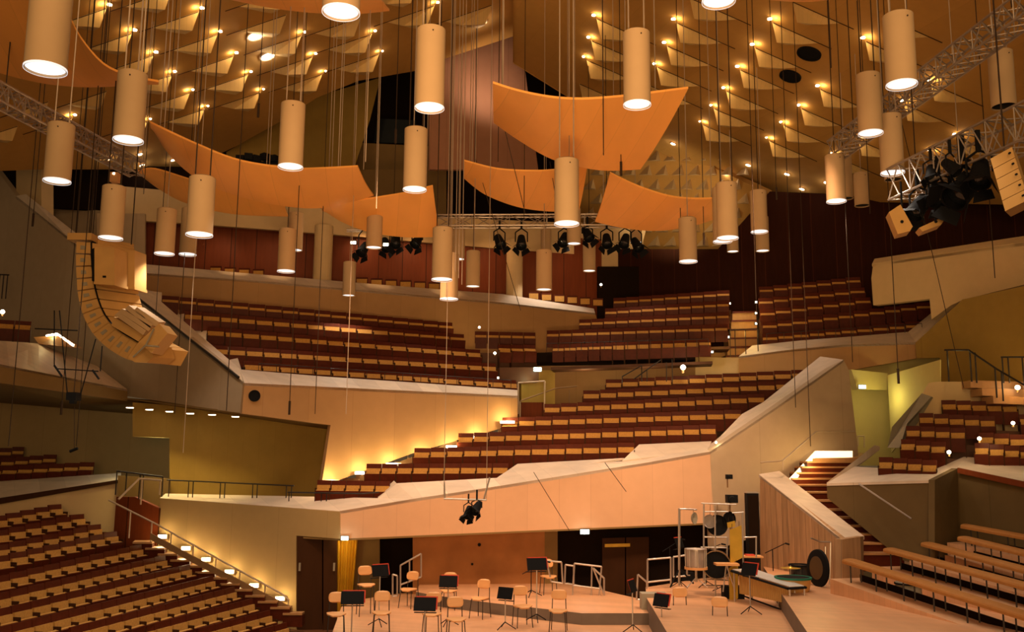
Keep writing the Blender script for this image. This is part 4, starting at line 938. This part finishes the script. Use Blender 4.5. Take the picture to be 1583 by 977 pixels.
bulb(1056, 568, 32.6, .13, 'bright round lamp on a small plinth behind the middle block', power=25)
bulb(1566, 654, 25.6, .07, 'small glowing lamp between the right seat rows, uppermost', power=10, name='aisle_lamp')
bulb(1514, 678, 24.9, .07, 'small glowing lamp between the right seat rows, middle one', power=10, name='aisle_lamp')
bulb(1467, 699, 24.4, .07, 'small glowing lamp between the right seat rows, lowest', power=10, name='aisle_lamp')
bulb(929, 440, 39, .08, 'tiny white lamp in the dark corner of the top tier', 'glow_white', name='aisle_lamp')
bulb(765, 546, 33.8, .07, 'tiny glowing lamp at the right end of the upper left block', name='aisle_lamp')
bulb(295, 522, 30.6, .08, 'small glowing lamp on the stone steps of the upper left block', name='aisle_lamp', power=6)
bulb(770, 584, 32.4, .05, 'tiny lamp near the front right end of the upper left block', name='aisle_lamp')
bulb(1107, 684, 28.2, .05, 'tiny lamp in the stone cap at the right end of the salmon front', name='aisle_lamp', power=4)
bulb(4, 482, 30, .10, 'glowing lamp at the left edge above the left balcony', name='aisle_lamp', power=10)
bulb(741, 506, 34.5, .06, 'tiny lamp in the gap right of the upper left block', name='aisle_lamp')
lamp('POINT', 'gap_light', P(727, 512, 35.4), None, 14, (1, .72, .3), .08)
# lit stair opening on the left balcony
b = MB(); f = [P(52, 521, 29.6), P(90, 519, 29.8), P(114, 537, 29.6), P(60, 532, 29.2)]; b.hexa(f, [p+Vector((0, .6, .03)) for p in f]); o = b.build('balcony_stair_step', 'step'); tag(o, 'small lit wooden step beside the seats of the left balcony', 'step')
lamp('POINT', 'balcony_light', P(82, 512, 29.7), None, 12, (1, .75, .3), .05)
b = MB(); b.path([P(72, 520, 29.9), P(88, 517, 29.9), P(113, 534, 29.7)], .05, 6); o = b.build('balcony_light_strip', 'glow'); tag(o, 'glowing bent light strip on the left balcony', 'light strip')
railing('balcony_railing', [(-10, 424, 33), (14, 425, 33)], [(x, 425, 33, 462) for x in (0, 6, 12)], 'rail_dark', 'short dark railing at the left edge', .025)
# downlights in the left soffit
for k, (x, y) in enumerate([(201, 628), (231, 631), (262, 634), (294, 637), (328, 639), (364, 642)]):
    c = P(x, y+2, 29.4-k*.1); r = empty('soffit_downlight', c, 'flat glowing downlight over the olive wall, %s from the left' % ordw(k+1), 'downlight', 'downlights in the left soffit')
    part('ring', MB().tube(c, c+Vector((0, 0, .04)), .13, 16), 'brownwall', r); part('bulb', MB().tube(c-Vector((0, 0, .015)), c, .11, 16), 'glow', r)
    lamp('SPOT', 'soffit_spot', c-Vector((0, 0, .04)), c+Vector((0, .45, -4)), 120, (1, .76, .28), .06, 75, .8)

# ================================================================ SIGNS, DOORS, CURTAIN
def exit_sign(x, y, d, w_, label):
    c = P(x, y, d); r = empty('exit_sign', c, label, 'exit sign'); part('housing', MB().box(c+Vector((0, .03, 0)), (w_*1.08, .05, w_*.62)), 'rail_dark', r); part('lit_panel', MB().box(c, (w_, .012, w_*.5)), 'glow_cool', r)
    part('figure', MB().box(c+Vector((-.08*w_, -.008, 0)), (w_*.10, .006, w_*.32)).box(c+Vector((.22*w_, -.008, 0)), (w_*.28, .006, w_*.09)), 'green', r)
    lamp('POINT', 'exit_sign_light', c+Vector((0, -.15, -.05)), None, 2.0, (.8, 1, .9), .05)
exit_sign(533, 832, 26.45, .20, 'small lit exit sign over the yellow curtain')
exit_sign(904, 822, 27.4, .25, 'small lit exit sign over the dark wall right of the concrete')
exit_sign(831, 571, 34.0, .28, 'small lit exit sign in the niche left of the middle block top')
exit_sign(1333, 598, 32.0, .24, 'small lit exit sign over the green-lit doorway')
for x0, x1, sd in ((459, 498, 'left'), (500, 521, 'right')):
    f = vplane((x0, 26.9), (x1, 27.0)); r = empty('stage_door', f.at(x0, 945), 'dark brown stage door leaf, %s of the pair beside the yellow curtain' % sd, 'door')
    part('leaf', slab(MB(), f, [(x0, 829), (x1, 830), (x1, 985), (x0, 985)], .06), 'door', r)
    part('handle', MB().box(f.at(x1-4 if sd == 'right' else x0+5, 876)+Vector((0, -.05, 0)), (.05, .05, .22)), 'greycap', r)
V_CU = vplane((521, 27.4), (556, 27.7)); b = MB(); n = 44; ft = []
for i in range(n+1):
    t = i/n; x = 520+t*33; p = V_CU.at(x, 833); w_ = V_CU.at(520+t*(33-14*1), 985); o_ = Vector((0, .05*math.sin(t*44), 0)); ft.append((p+o_, w_+o_))
for i in range(n):
    a, c = ft[i], ft[i+1]; q = [a[0], c[0], c[1], a[1]]; b.hexa(q, [p+Vector((0, .01, 0)) for p in q])
o = b.build('stage_curtain', 'curtain'); tag(o, 'yellow pleated curtain in the left stage doorway', 'curtain')
lamp('POINT', 'curtain_light', P(536, 836, 27.0), None, 14, (1, .75, .3), .05)
f = vplane((930, 28.3), (1004, 28.4)); r = empty('back_door', f.at(935, 950), 'dark double door under the salmon front with a dim small window', 'door')
part('leaf', slab(MB(), f, [(931, 832), (966, 831), (966, 990), (931, 990)], .05), 'door', r); part('leaf', slab(MB(), f, [(968, 831), (1003, 830), (1003, 990), (968, 990)], .05), 'door', r)
part('window', slab(MB(), Pl(f.p+Vector((0, -.02, 0)), f.n), [(935, 841), (974, 840), (974, 845), (935, 846)], .02), 'brass', r)
# wall fixtures behind the stage
for x, y in ((741, 842), (730, 872)):
    o = MB().tube(V_CC.at(x, y)+Vector((0, -.03, 0)), V_CC.at(x, y), .05 if y < 860 else .035, 12).build('wall_socket', 'black'); tag(o, '%s round black socket on the concrete stage wall' % ('upper' if y < 860 else 'lower smaller'), 'socket')

# ================================================================ BENCHES
for k, (x0, y0, d0, x1, y1, d1, lab) in enumerate([(1313, 867, 21.6, 1640, 968, 16.0, 'nearest'), (1376, 850, 23.0, 1640, 920, 18.0, 'second'), (1434, 841, 23.4, 1640, 895, 19.3, 'third'), (1490, 832, 22.9, 1640, 868, 20.2, 'fourth'), (1492, 813, 23.6, 1640, 840, 21.6, 'farthest')]):
    A, B = P(x0, y0, d0), P(x1, y1, d1); d = (B-A).normalized(); nrm = Vector((-d.y, d.x, 0)).normalized()
    r = empty('choir_bench', A, 'long backless bench with orange padded top at the right, %s row' % lab, 'bench', 'orange benches at the right of the stage')
    w_ = .19; b = MB(); N = 8; prof = []
    for i in range(N+1):
        t = math.pi*i/N; prof.append((-w_*math.cos(t), .055*math.sin(t)**.6 if 0 < i < N else 0))
    prof += [(w_, -.05), (-w_, -.05)]
    a_ = [A+nrm*p[0]+Vector((0, 0, p[1])) for p in prof]; c_ = [B+nrm*p[0]+Vector((0, 0, p[1])) for p in prof]
    b.hexa(a_, c_); part('padded_top', b, 'bench', r, smooth=False)
    L_ = (B-A).length; n = int(L_/.85)
    for i in range(n+1):
        p = A.lerp(B, (i+.25)/(n+.5))
        for s in (-1, 1): part('leg', MB().tube(p+nrm*s*.13, p+nrm*s*.13-Vector((0, 0, .43)), .016, 6), 'rail_dark', r)
    part('footboard', MB().hexa([A+nrm*.25-Vector((0, 0, .30)), B+nrm*.25-Vector((0, 0, .30)), B+nrm*.25-Vector((0, 0, .44)), A+nrm*.25-Vector((0, 0, .44))], [p+nrm*.03 for p in [A+nrm*.25-Vector((0, 0, .30)), B+nrm*.25-Vector((0, 0, .30)), B+nrm*.25-Vector((0, 0, .44)), A+nrm*.25-Vector((0, 0, .44))]]), 'dark', r)
    f = [A-nrm*.32-d*.3, B-nrm*.32, B+nrm*.55, A+nrm*.55-d*.3]; f = [p-Vector((0, 0, .44)) for p in f]
    struct('floor_bench_step', MB().hexa(f, [p-Vector((0, 0, .5)) for p in f]), 'stage')

# ================================================================ STAGE FURNITURE
def chair(seat_px, zf, rot, label, hs=.45, name='orchestra_chair'):
    c = PZ(seat_px[0], seat_px[1], zf+hs); c.z = zf
    root = bpy.data.objects.new(name, None); COL.objects.link(root); root.location = c; root.rotation_euler = (0, 0, rot); tag(root, label, 'chair', 'plywood orchestra chairs on the stage')
    b = MB(); n = 8; top = []; bot = []
    for i in range(n):
        t = 2*math.pi*i/n+math.pi/8; x, y = .22*math.cos(t), .21*math.sin(t); top.append(Vector((x*1.05, y, hs+.03+.02*abs(x)*2-.03*(y < -.1)))); bot.append(Vector((x, y*.97, hs+.005-.03*(y < -.1))))
    b.hexa(bot, top); b.build('seat', 'chairwood', root, Vector((0, 0, 0)))
    b = MB(); n = 8; f0 = []; f1 = []
    W_, H_ = .18, .115
    for i in range(16):
        t = 2*math.pi*i/16; sx = math.copysign(abs(math.cos(t))**.6, math.cos(t)); sz = math.copysign(abs(math.sin(t))**.7, math.sin(t))
        x = W_*sx; z = hs+.34+H_*sz; y = .215-.05*(x/W_)**2+.02*sz; f0.append(Vector((x, y, z))); f1.append(Vector((x, y+.022, z)))
    b.hexa(f0, f1); b.build('backrest', 'chairwood', root, Vector((0, 0, 0)))
    for sx in (-1, 1):
        b = MB(); b.path([(sx*.15, .20, hs+.30), (sx*.16, .19, hs), (sx*.18, .23, 0)], .011, 6); b.build('leg', 'rail_dark', root, Vector((0, 0, 0)))
        b = MB(); b.tube((sx*.16, -.14, hs), (sx*.19, -.19, 0), .011, 6); b.build('leg', 'rail_dark', root, Vector((0, 0, 0)))
    b = MB(); b.path([(-.16, -.14, hs-.01), (.16, -.14, hs-.01), (.16, .19, hs-.01), (-.16, .19, hs-.01), (-.16, -.14, hs-.01)], .010, 5); b.build('seat_frame', 'rail_dark', root, Vector((0, 0, 0)))
    return root
chair((632, 912), .85, -.45, 'plywood chair turned left at the left front of the riser')
chair((694, 914), .85, -.1, 'plywood chair behind the black music stand left of the stage centre')
chair((742, 926), .85, -.5, 'plywood chair in front of the concrete wall, third from the left')
chair((848, 892), 1.12, .25, 'plywood chair at the right end of the concrete wall beside the metal rail')
chair((566, 905), .85, .35, 'high stool with a back, near the yellow curtain', hs=.72, name='high_orchestra_stool')
chair((590, 948), .85, .1, 'plywood chair right of the leftmost red-edged stand')
chair((668, 950), .85, -.1, 'plywood chair behind the red-edged stand near the bottom centre')
chair((705, 958), .85, .2, 'plywood chair low at the bottom, right of the second red-edged stand')
chair((808, 938), .85, .3, 'plywood chair at the foot of the riser, right of the grey stand')
chair((863, 945), .85, -.15, 'plywood chair below the metal rails right of the centre')
chair((1056, 941), .9, .2, 'plywood chair before the percussion platform')
chair((1112, 958), .9, -.3, 'plywood chair before the brass plate, lowest at the right')
chair((520, 950), .85, .2, 'plywood chair hidden behind the leftmost stand')
def stand(px, py, zf, rot, label, red=True, tilt=.9, hd=1.0, wd=.5):
    wd = wd*.78
    c = PZ(px, py, zf+hd); c.z = zf
    root = bpy.data.objects.new('music_stand', None); COL.objects.link(root); root.location = c; root.rotation_euler = (0, 0, rot); tag(root, label, 'music stand', 'black music stands on the stage')
    O = Vector((0, 0, 0)); R = Matrix.Rotation(-tilt, 3, 'X')
    R = Matrix.Rotation(-.32, 3, 'X')
    b = MB(); b.box((0, 0, hd), (wd, .014, .27), 0, R); b.box(Vector((0, .05, hd-.17)), (wd, .08, .012)); b.build('desk', 'black', root, O)
    b = MB(); b.box(R @ Vector((.03, .018, .03))+Vector((0, 0, hd)), (wd*.98, .014, .26), 0, R)
    if red: b.build('score', 'red', root, O)
    b = MB(); b.tube((0, 0.01, .12), (0, 0.01, hd-.02), .014, 8); b.build('pole', 'steel', root, O)
    for k in range(3):
        t = 2*math.pi*k/3+.3; b = MB(); b.tube((0, 0, .16), (.26*math.cos(t), .26*math.sin(t), .012), .011, 6); b.build('leg', 'black', root, O)
    return root
stand(545, 924, .85, .1, 'leftmost black music stand with a red folder, before the stage doors', hd=.95, wd=.62)
stand(693, 899, .85, -.1, 'black music stand before the left end of the concrete wall', hd=1.0, wd=.55)
stand(657, 934, .85, -.1, 'black music stand with a red folder low at the bottom left of centre', hd=.95, wd=.58)
stand(781, 917, .85, -.5, 'dark grey music stand on its own left of the tall one', False, hd=.8, wd=.5)
stand(830, 872, 1.12, .3, 'tall black music stand with red folder before the right end of the concrete', tilt=1.0, hd=1.25, wd=.6)
stand(588, 882, .85, .6, 'black music stand behind the high stool', tilt=1.1, hd=1.25, wd=.55)
stand(978, 906, .9, 1.1, 'music stand with a red folder seen edge-on, left of the percussion platform', tilt=.8, hd=1.0, wd=.5)
stand(1050, 839, 1.4, .9, 'tilted red-edged music stand in front of the silver drum', tilt=1.2, hd=1.15, wd=.5)
stand(1022, 928, .9, -.8, 'music stand with a curved red edge at the corner of the percussion platform', tilt=.9, hd=.85, wd=.5)
stand(1158, 880, 1.4, -.9, 'music stand at the left end of the bar percussion', tilt=1.2, hd=.95, wd=.5)
def frame_rail(pts, d, lab, extra=()):
    P3 = [P(x, y, d) for x, y in pts]; r = empty('stage_guard_rail', P3[0], lab, 'guard rail', 'steel guard rails at the stage edge')
    part('frame', MB().path(P3+[P3[0]], .024, 8), 'steel', r)
    for e in extra: part('upright', MB().path([P(x, y, d) for x, y in e], .022, 8), 'steel', r)
frame_rail([(619, 874), (651, 856), (651, 892), (619, 904)], 26.6, 'sloping steel stair rail left of the concrete wall', [[(619, 874), (619, 918)], [(633, 866), (633, 900)]])
frame_rail([(607, 888), (614, 890), (614, 921), (607, 922)], 26.2, 'narrow upright steel loop left of the sloping rail')
frame_rail([(845, 867), (868, 869), (870, 902), (852, 899)], 26.0, 'steel guard rail just behind the chair at the right of the concrete')
frame_rail([(874, 873), (887, 875), (887, 904), (873, 902)], 26.3, 'small steel guard rail, second right of the concrete')
frame_rail([(888, 871), (930, 876), (927, 910), (886, 905)], 26.0, 'wide steel guard rail before the dark wall', [[(915, 875), (914, 925)], [(930, 876), (926, 925)], [(888, 871), (885, 920)]])
frame_rail([(917, 878), (934, 894), (934, 920)], 26.0, 'sloping end rail right of the wide guard rail')
frame_rail([(1001, 865), (1037, 862), (1037, 896), (1001, 900)], 25.4, 'steel guard rail behind the left corner of the percussion platform', [[(1037, 896), (1037, 906)], [(1001, 900), (1001, 910)]])
frame_rail([(1041, 861), (1062, 858), (1062, 890), (1041, 892)], 25.4, 'second steel guard rail behind the percussion platform')
frame_rail([(986, 888), (1000, 900), (1000, 920), (984, 930)], 25.2, 'short bent steel rail at the left corner of the percussion platform')
r = empty('flight_case', P(1009, 945, 23.6), 'grey equipment case at the foot of the percussion platform', 'case')
c = P(1010, 930, 23.8); part('box', MB().box(c, (.62, .4, .42)), 'greycap', r); part('latch', MB().box(c+Vector((-.08, -.205, .02)), (.06, .01, .05)).box(c+Vector((.2, -.205, .02)), (.06, .01, .05)), 'black', r)

# ---- percussion
D0 = 24.0
def hoop(mb, c, r, t, ax, n=28, w_=.02): return mb.lathe(c, [(r-w_, -t), (r, -t), (r, t), (r-w_, t)], n, axis=ax, closed=True)
r = empty('cymbal_pole_stand', PZ(1050, 905, 1.4), 'tall copper-lit pole stand with a short arm at its top', 'stand')
part('pole', MB().tube(P(1050, 905, D0), P(1050, 786, D0), .03, 8), 'steel', r); part('arm', MB().path([P(1050, 787, D0), P(1060, 787, D0), P(1077, 788, D0-.2)], .02), 'steel', r)
part('leg', MB().path([P(1052, 880, D0), P(1072, 902, D0-.3)], .02).path([P(1050, 880, D0), P(1036, 908, D0-.1)], .02), 'black', r)
c = P(1072, 801, D0); r = empty('small_gong', c, 'small dark oval gong hanging beside the pole stand', 'gong'); part('disc', MB().lathe(c, [(.001, -.02), (.10, -.02), (.14, .01), (.15, .04), (.001, .0)], 22, axis=(.8, -.6, 0)), 'greycap', r, smooth=True); part('cord', MB().tube(c+Vector((0, 0, .13)), P(1072, 788, D0), .006, 5), 'cable_dark', r)
r = empty('percussion_rack', PZ(1088, 900, 1.4), 'tall steel frame hung with gongs on the percussion platform', 'frame')
for x0, y0, x1, y1 in ((1088, 778, 1088, 898), (1105.5, 782, 1106, 936), (1148, 792, 1149, 900), (1169, 830, 1169, 862), (1124, 830, 1124, 895)): part('upright', MB().tube(P(x0, y0, D0), P(x1, y1, D0-.02), .020, 8), 'steel', r)
for x0, y0, x1, y1 in ((1084, 778, 1138, 780), (1088, 791, 1126, 791), (1088, 830, 1125, 831), (1146, 831, 1170, 830), (1083, 846, 1125, 847), (1088, 895, 1126, 897), (1132, 793, 1149, 792)): part('crossbar', MB().tube(P(x0, y0, D0), P(x1, y1, D0), .018, 8), 'steel', r)
for x, y, rr, l, ax in ((1109, 812, .26, 'large dark gong high on the percussion frame', (-.3, -1, .05)), (1126, 803, .20, 'cluster gong right of the large one on the frame', (.5, -1, 0)), (1098, 806, .17, 'smaller dark gong behind the left upright', (-.6, -1, 0))):
    c = P(x, y, D0+.15); q = empty('hanging_gong', c, l, 'gong'); part('disc', MB().lathe(c, [(.001, -.03), (rr*.3, -.03), (rr*.34, -.005), (rr*.93, 0), (rr, .05), (rr*.97, .05), (rr*.9, .02), (.001, .02)], 28, axis=ax), 'drumgrey' if rr < .18 else 'black', q, smooth=True); part('cord', MB().tube(c+Vector((0, 0, rr*.8)), P(x, 780, D0+.1), .006, 5), 'cable_dark', q)
c = P(1108, 872, D0+.1); r = empty('bass_drum', c, 'dark bass drum standing on the percussion platform', 'drum'); ax = Vector((-.25, -1, 0)).normalized()
part('shell', MB().lathe(c, [(.33, -.22), (.33, .22)], 30, axis=ax), 'door', r, smooth=True); part('drumhead', MB().lathe(c, [(.001, .215), (.32, .215), (.32, .225), (.001, .225)], 30, axis=ax), 'black', r)
part('hoop', hoop(MB(), c+ax*.22, .35, .025, ax), 'rail_wood', r); part('stand', MB().path([c+Vector((-.3, 0, -.1)), c+Vector((-.3, 0, -.52)), c+Vector((.3, 0, -.52)), c+Vector((.3, 0, -.1))], .018), 'steel', r)
c = P(1076, 880, D0-.3); r = empty('silver_drum', c, 'silver drum with a white head on a stand', 'drum'); ax = Vector((0, 0, 1)); h = .48
part('shell', MB().lathe(c, [(.22, 0), (.24, .1), (.25, h)], 26), 'drumgrey', r, smooth=True); part('drumhead', MB().lathe(c, [(.001, h+.004), (.24, h+.002)], 26), 'bar_white', r)
part('hoop', hoop(MB(), c+Vector((0, 0, h)), .27, .015, ax), 'steel', r); part('lower_hoop', hoop(MB(), c+Vector((0, 0, .03)), .28, .03, ax), 'chairwood', r)
b = MB()
for k in range(8): t = math.pi/4*k; b.tube(c+Vector((.255*math.cos(t), .255*math.sin(t), .02)), c+Vector((.265*math.cos(t), .265*math.sin(t), h)), .010, 6)
part('tension_rod', b, 'steel', r); part('stand', MB().tube(c, c-Vector((0, 0, .30)), .03).path([c-Vector((0, 0, .2)), c+Vector((.25, -.1, -.42))], .015).path([c-Vector((0, 0, .2)), c+Vector((-.25, -.1, -.42))], .015), 'steel', r)
for k, (q, l) in enumerate((([(1128, 819), (1146, 812), (1148, 862), (1129, 872)], 'upper'), ([(1127, 878), (1141, 872), (1141, 925), (1128, 932)], 'lower'), ([(1124, 808), (1136, 805), (1137, 814), (1125, 816)], 'small top'))):
    f = [P(x, y, D0-.6) for x, y in q]; o = empty('brass_plate_bell', f[0], '%s of the golden hanging brass plates on the percussion frame' % l, 'plate bell'); part('plate', MB().hexa(f, [p+Vector((0, .02, 0)) for p in f]), 'brass', o)
    part('cord', MB().tube(f[0].lerp(f[1], .2), f[0].lerp(f[1], .2)+Vector((0, 0, .12)), .006, 5).tube(f[0].lerp(f[1], .8), f[0].lerp(f[1], .8)+Vector((0, 0, .12)), .006, 5), 'cable_dark', o)
c = P(1123, 872, D0-.7); r = empty('percussion_tray', c, 'small beige tray table before the bass drum', 'tray'); part('top', MB().box(c, (.55, .35, .05)), 'chairwood', r); part('leg', MB().tube(c, c-Vector((.1, 0, .65)), .018), 'steel', r); part('leg', MB().tube(c, c-Vector((-.2, 0, .65)), .018), 'steel', r)
# vibraphone
A = P(1148, 880, 23.2); B = P(1232, 907, 21.4); d = (B-A); L_ = d.length; d.normalize(); nr = Vector((-d.y, d.x, 0)).normalized()
r = empty('vibraphone', A.lerp(B, .5)-Vector((0, 0, .85)), 'long bar percussion instrument with white metal bars', 'vibraphone')
for k in range(30):
    p = A.lerp(B, (k+.5)/30); w_ = .30-.10*k/30; part('bar', MB().hexa([p-d*.028-nr*w_, p+d*.028-nr*w_, p+d*.028+nr*w_, p-d*.028+nr*w_], [q+Vector((0, 0, .014)) for q in (p-d*.028-nr*w_, p+d*.028-nr*w_, p+d*.028+nr*w_, p-d*.028+nr*w_)]), 'bar_white', r)
part('frame', MB().path([A-nr*.33-Vector((0, 0, .03)), B-nr*.25-Vector((0, 0, .03)), B+nr*.25-Vector((0, 0, .03)), A+nr*.33-Vector((0, 0, .03)), A-nr*.33-Vector((0, 0, .03))], .03), 'black', r)
b = MB()
for k in range(28): p = A.lerp(B, (k+.8)/30)-nr*.12-Vector((0, 0, .03)); b.tube(p, p-Vector((0, 0, .52-.006*k)), .024, 8)
part('resonators', b, 'spk', r)
for p in (A-nr*.25, A+nr*.25, B-nr*.2, B+nr*.2): part('leg', MB().tube(p-Vector((0, 0, .04)), p-Vector((0, 0, .84)), .022), 'steel', r)
part('lower_bar', MB().tube(A-Vector((0, 0, .62)), B-Vector((0, 0, .62)), .02), 'black', r)
# big tam-tam, kettle drum, cymbals
c = P(1262, 878, 23.0); ax = Vector((-.97, -.27, .04)).normalized(); r = empty('large_tam_tam', c, 'big round dark tam-tam with a brown centre near the plank wall', 'gong')
part('disc', MB().lathe(c, [(.001, .01), (.20, .012), (.26, .0), (.36, .0), (.43, -.02), (.44, -.07), (.42, -.07), (.40, -.03), (.001, -.02)], 36, axis=ax), 'black', r, smooth=True); part('centre', MB().lathe(c, [(.001, .018), (.27, .010), (.27, .0)], 30, axis=ax), 'gongcentre', r)
part('stand', MB().path([P(1282, 930, 23.3), P(1284, 838, 23.3), P(1268, 838, 23.2), P(1254, 832, 22.8)], .02).path([P(1275, 930, 23), P(1276, 845, 23)], .02), 'steel', r)
c = P(1226, 893, 22.2); r = empty('timpani', c, 'kettle drum with a dark green rim in front of the tam-tam', 'drum')
part('bowl', MB().lathe(c, [(.001, -.5), (.2, -.45), (.36, -.25), (.40, -.02), (.40, 0)], 30), 'spk', r, smooth=True); part('drumhead', MB().lathe(c, [(.001, .012), (.36, .012), (.38, .0)], 30), 'black', r); part('hoop', hoop(MB(), c, .42, .02, (0, 0, 1), w_=.05), 'green', r)
for t in (0.3, 2.4, 4.5): part('leg', MB().tube(c+Vector((.34*math.cos(t), .34*math.sin(t), -.2)), c+Vector((.4*math.cos(t), .4*math.sin(t), -.78)), .018), 'steel', r)
c = P(1222, 878, 23.6); r = empty('cymbal', c, 'thin shining cymbal on a stand above the green-rimmed drum', 'cymbal'); part('disc', MB().lathe(c, [(.001, .03), (.04, .03), (.06, .008), (.24, 0), (.24, -.004), (.001, .0)], 28), 'brass', r, smooth=True); part('pole', MB().tube(c+Vector((0, 0, .06)), c-Vector((0, 0, .9)), .012), 'steel', r)
c = P(1236, 880, 24.0); r = empty('dark_drum', c, 'dark blue-black drum behind the tam-tam', 'drum'); part('shell', MB().lathe(c, [(.22, -.35), (.25, -.2), (.25, .1), (.001, .1)], 24), 'glass', r, smooth=True); part('hoop', hoop(MB(), c+Vector((0, 0, .1)), .27, .02, (0, 0, 1)), 'black', r)
c = P(1404, 905, 20.5); r = empty('round_drum', c, 'dark round drum top in front of the nearest bench', 'drum'); part('shell', MB().lathe(c, [(.20, -.6), (.27, -.3), (.26, .05), (.2, .12), (.001, .15)], 26), 'greycap', r, smooth=True); part('hoop', hoop(MB(), c+Vector((0, 0, .04)), .28, .015, (0, 0, 1)), 'black', r)
r = empty('side_table', PZ(1165, 890, 1.4), 'small table with red cloth beside the plank wall', 'table'); c = P(1162, 860, 24.6); part('top', MB().box(c, (.5, .4, .04)), 'chairwood', r); part('cloth', MB().box(c+Vector((-.05, 0, .035)), (.22, .22, .03)), 'red', r)
for s in (-1, 1): part('leg', MB().tube(c+Vector((s*.2, 0, 0)), c+Vector((s*.2, 0, -.55)), .015), 'rail_dark', r)
r = empty('black_loudspeaker', P(1163, 850, 26.4), 'tall black loudspeaker between the grey wall and the plank wall', 'loudspeaker'); c = P(1163, 808, 26.5); part('cabinet', MB().box(c-Vector((0, 0, .25)), (.32, .3, 2.12)), 'black', r); part('grille', MB().box(c+Vector((0, -.155, 0)), (.28, .01, 1.5)), 'dark', r); part('top_plate', MB().box(c+Vector((0, 0, .82)), (.34, .32, .03)), 'steel', r)
for x, y, d, s, l in ((1127, 737, 27.2, .8, 'small black camera on the grey wall at the right of the stage'), (1131, 771, 24.6, 1.25, 'larger black camera on a stand above the percussion frame')):
    c = P(x, y, d); r = empty('remote_camera', c, l, 'camera'); part('body', MB().box(c, (.22*s, .2*s, .16*s)), 'black', r); part('lens', MB().tube(c+Vector((-.02, -.1*s, 0)), c+Vector((-.05, -.24*s, -.01)), .06*s, 14), 'black', r); part('mount', MB().tube(c-Vector((.05, 0, .05)), c-Vector((.05, 0, .38*s if s < 1 else 2.1)), .02), 'rail_wood', r)
for k, (x, y, a, l) in enumerate([(1036, 900, .5, 'black boom stand left of the silver drum'), (1092, 908, -.4, 'black boom stand in front of the bass drum'), (1120, 915, .8, 'black boom stand at the foot of the brass plates'), (821, 922, .3, 'short black boom stand at the front edge of the riser'), (1196, 905, -.9, 'black boom stand over the metal bars')]):
    f = PZ(x, y, 1.4 if x > 1000 else 1.12); r = empty('microphone_stand', f, l, 'microphone stand', 'black boom stands on the stage'); h = .95 if x > 1000 else .7
    part('pole', MB().tube(f+Vector((0, 0, .1)), f+Vector((0, 0, h)), .013, 6), 'black', r); part('boom', MB().tube(f+Vector((-.25*math.cos(a), -.25*math.sin(a), h-.12)), f+Vector((.40*math.cos(a), .40*math.sin(a), h+.18)), .011, 6), 'black', r)
    p = f+Vector((.42*math.cos(a), .42*math.sin(a), h+.19)); part('microphone', MB().tube(p, p+Vector((.12*math.cos(a), .12*math.sin(a), -.02)), .022, 8), 'black', r)
    for j in range(3): t = 2*math.pi*j/3+a; part('leg', MB().tube(f+Vector((0, 0, .16)), f+Vector((.3*math.cos(t), .3*math.sin(t), .012)), .012, 6), 'black', r)
for k, (x, y, w_, h_, l) in enumerate([(1133, 925, .5, .30, 'low black equipment box under the brass plates'), (1062, 897, .35, .22, 'small black box beside the foot of the silver drum')]):
    f = PZ(x, y, 1.4); r = empty('equipment_box', f, l, 'box'); part('body', MB().box(f+Vector((0, 0, h_/2)), (w_, .3, h_)), 'black', r); part('handle', MB().box(f+Vector((0, -.16, h_*.7)), (.12, .02, .03)), 'steel', r)
# thin lit floor lamp near the back door of the left terrace, stage light on the pink wall
lamp('SPOT', 'organ_wall_spot', P(757, 142, 37.2), V_PK.at(757, 118), 260, (1, .74, .52), .12, 130, 1.0)
lamp('POINT', 'green_door_light', P(1362, 615, 31.6), None, 26, (1, .88, .30), .15)
lamp('POINT', 'right_gallery_light', P(1480, 560, 28.2), None, 3, (1, .85, .3), .15)
lamp('POINT', 'niche_light', P(820, 585, 33.6), None, 10, (.9, 1, .6), .1)
lamp('POINT', 'passage_fill', P(905, 590, 34.2), None, 30, (1, .75, .38), .1)  # unseen fill added to brighten the wall behind the blocks
lamp('POINT', 'passage_fill', P(1000, 590, 33.6), None, 30, (1, .75, .38), .1)  # second added fill for the same wall
lamp('SPOT', 'inner_ceiling_fill', P(1040, 380, 38), T.at(1040, 300), 500, (1, .78, .45), .3, 90, .8)  # unseen spot added to brighten the inner ceiling pyramids
lamp('POINT', 'left_corridor_light', P(240, 690, 30.4), None, 45, (.9, 1, .75), .15)
for x, y, d in ((360, 432, 35.4), (430, 436, 35.8), (585, 452, 36.8), (690, 458, 37.4)): lamp('SPOT', 'parapet_spot', P(x, y-70, d), P(x, y, d+.3), 45, WARM, .1, 50, .8)
for x in (560, 640, 700, 760, 880): lamp('SPOT', 'wood_wall_spot', P(x, 352, 37.6), P(x, 430, 40.2), 90, (1, .55, .25), .1, 75, .9)
for x in (340, 420): lamp('SPOT', 'wood_wall_spot', P(x, 345, 36.2), P(x, 420, 38.4), 45, (1, .55, .25), .1, 75, .9)
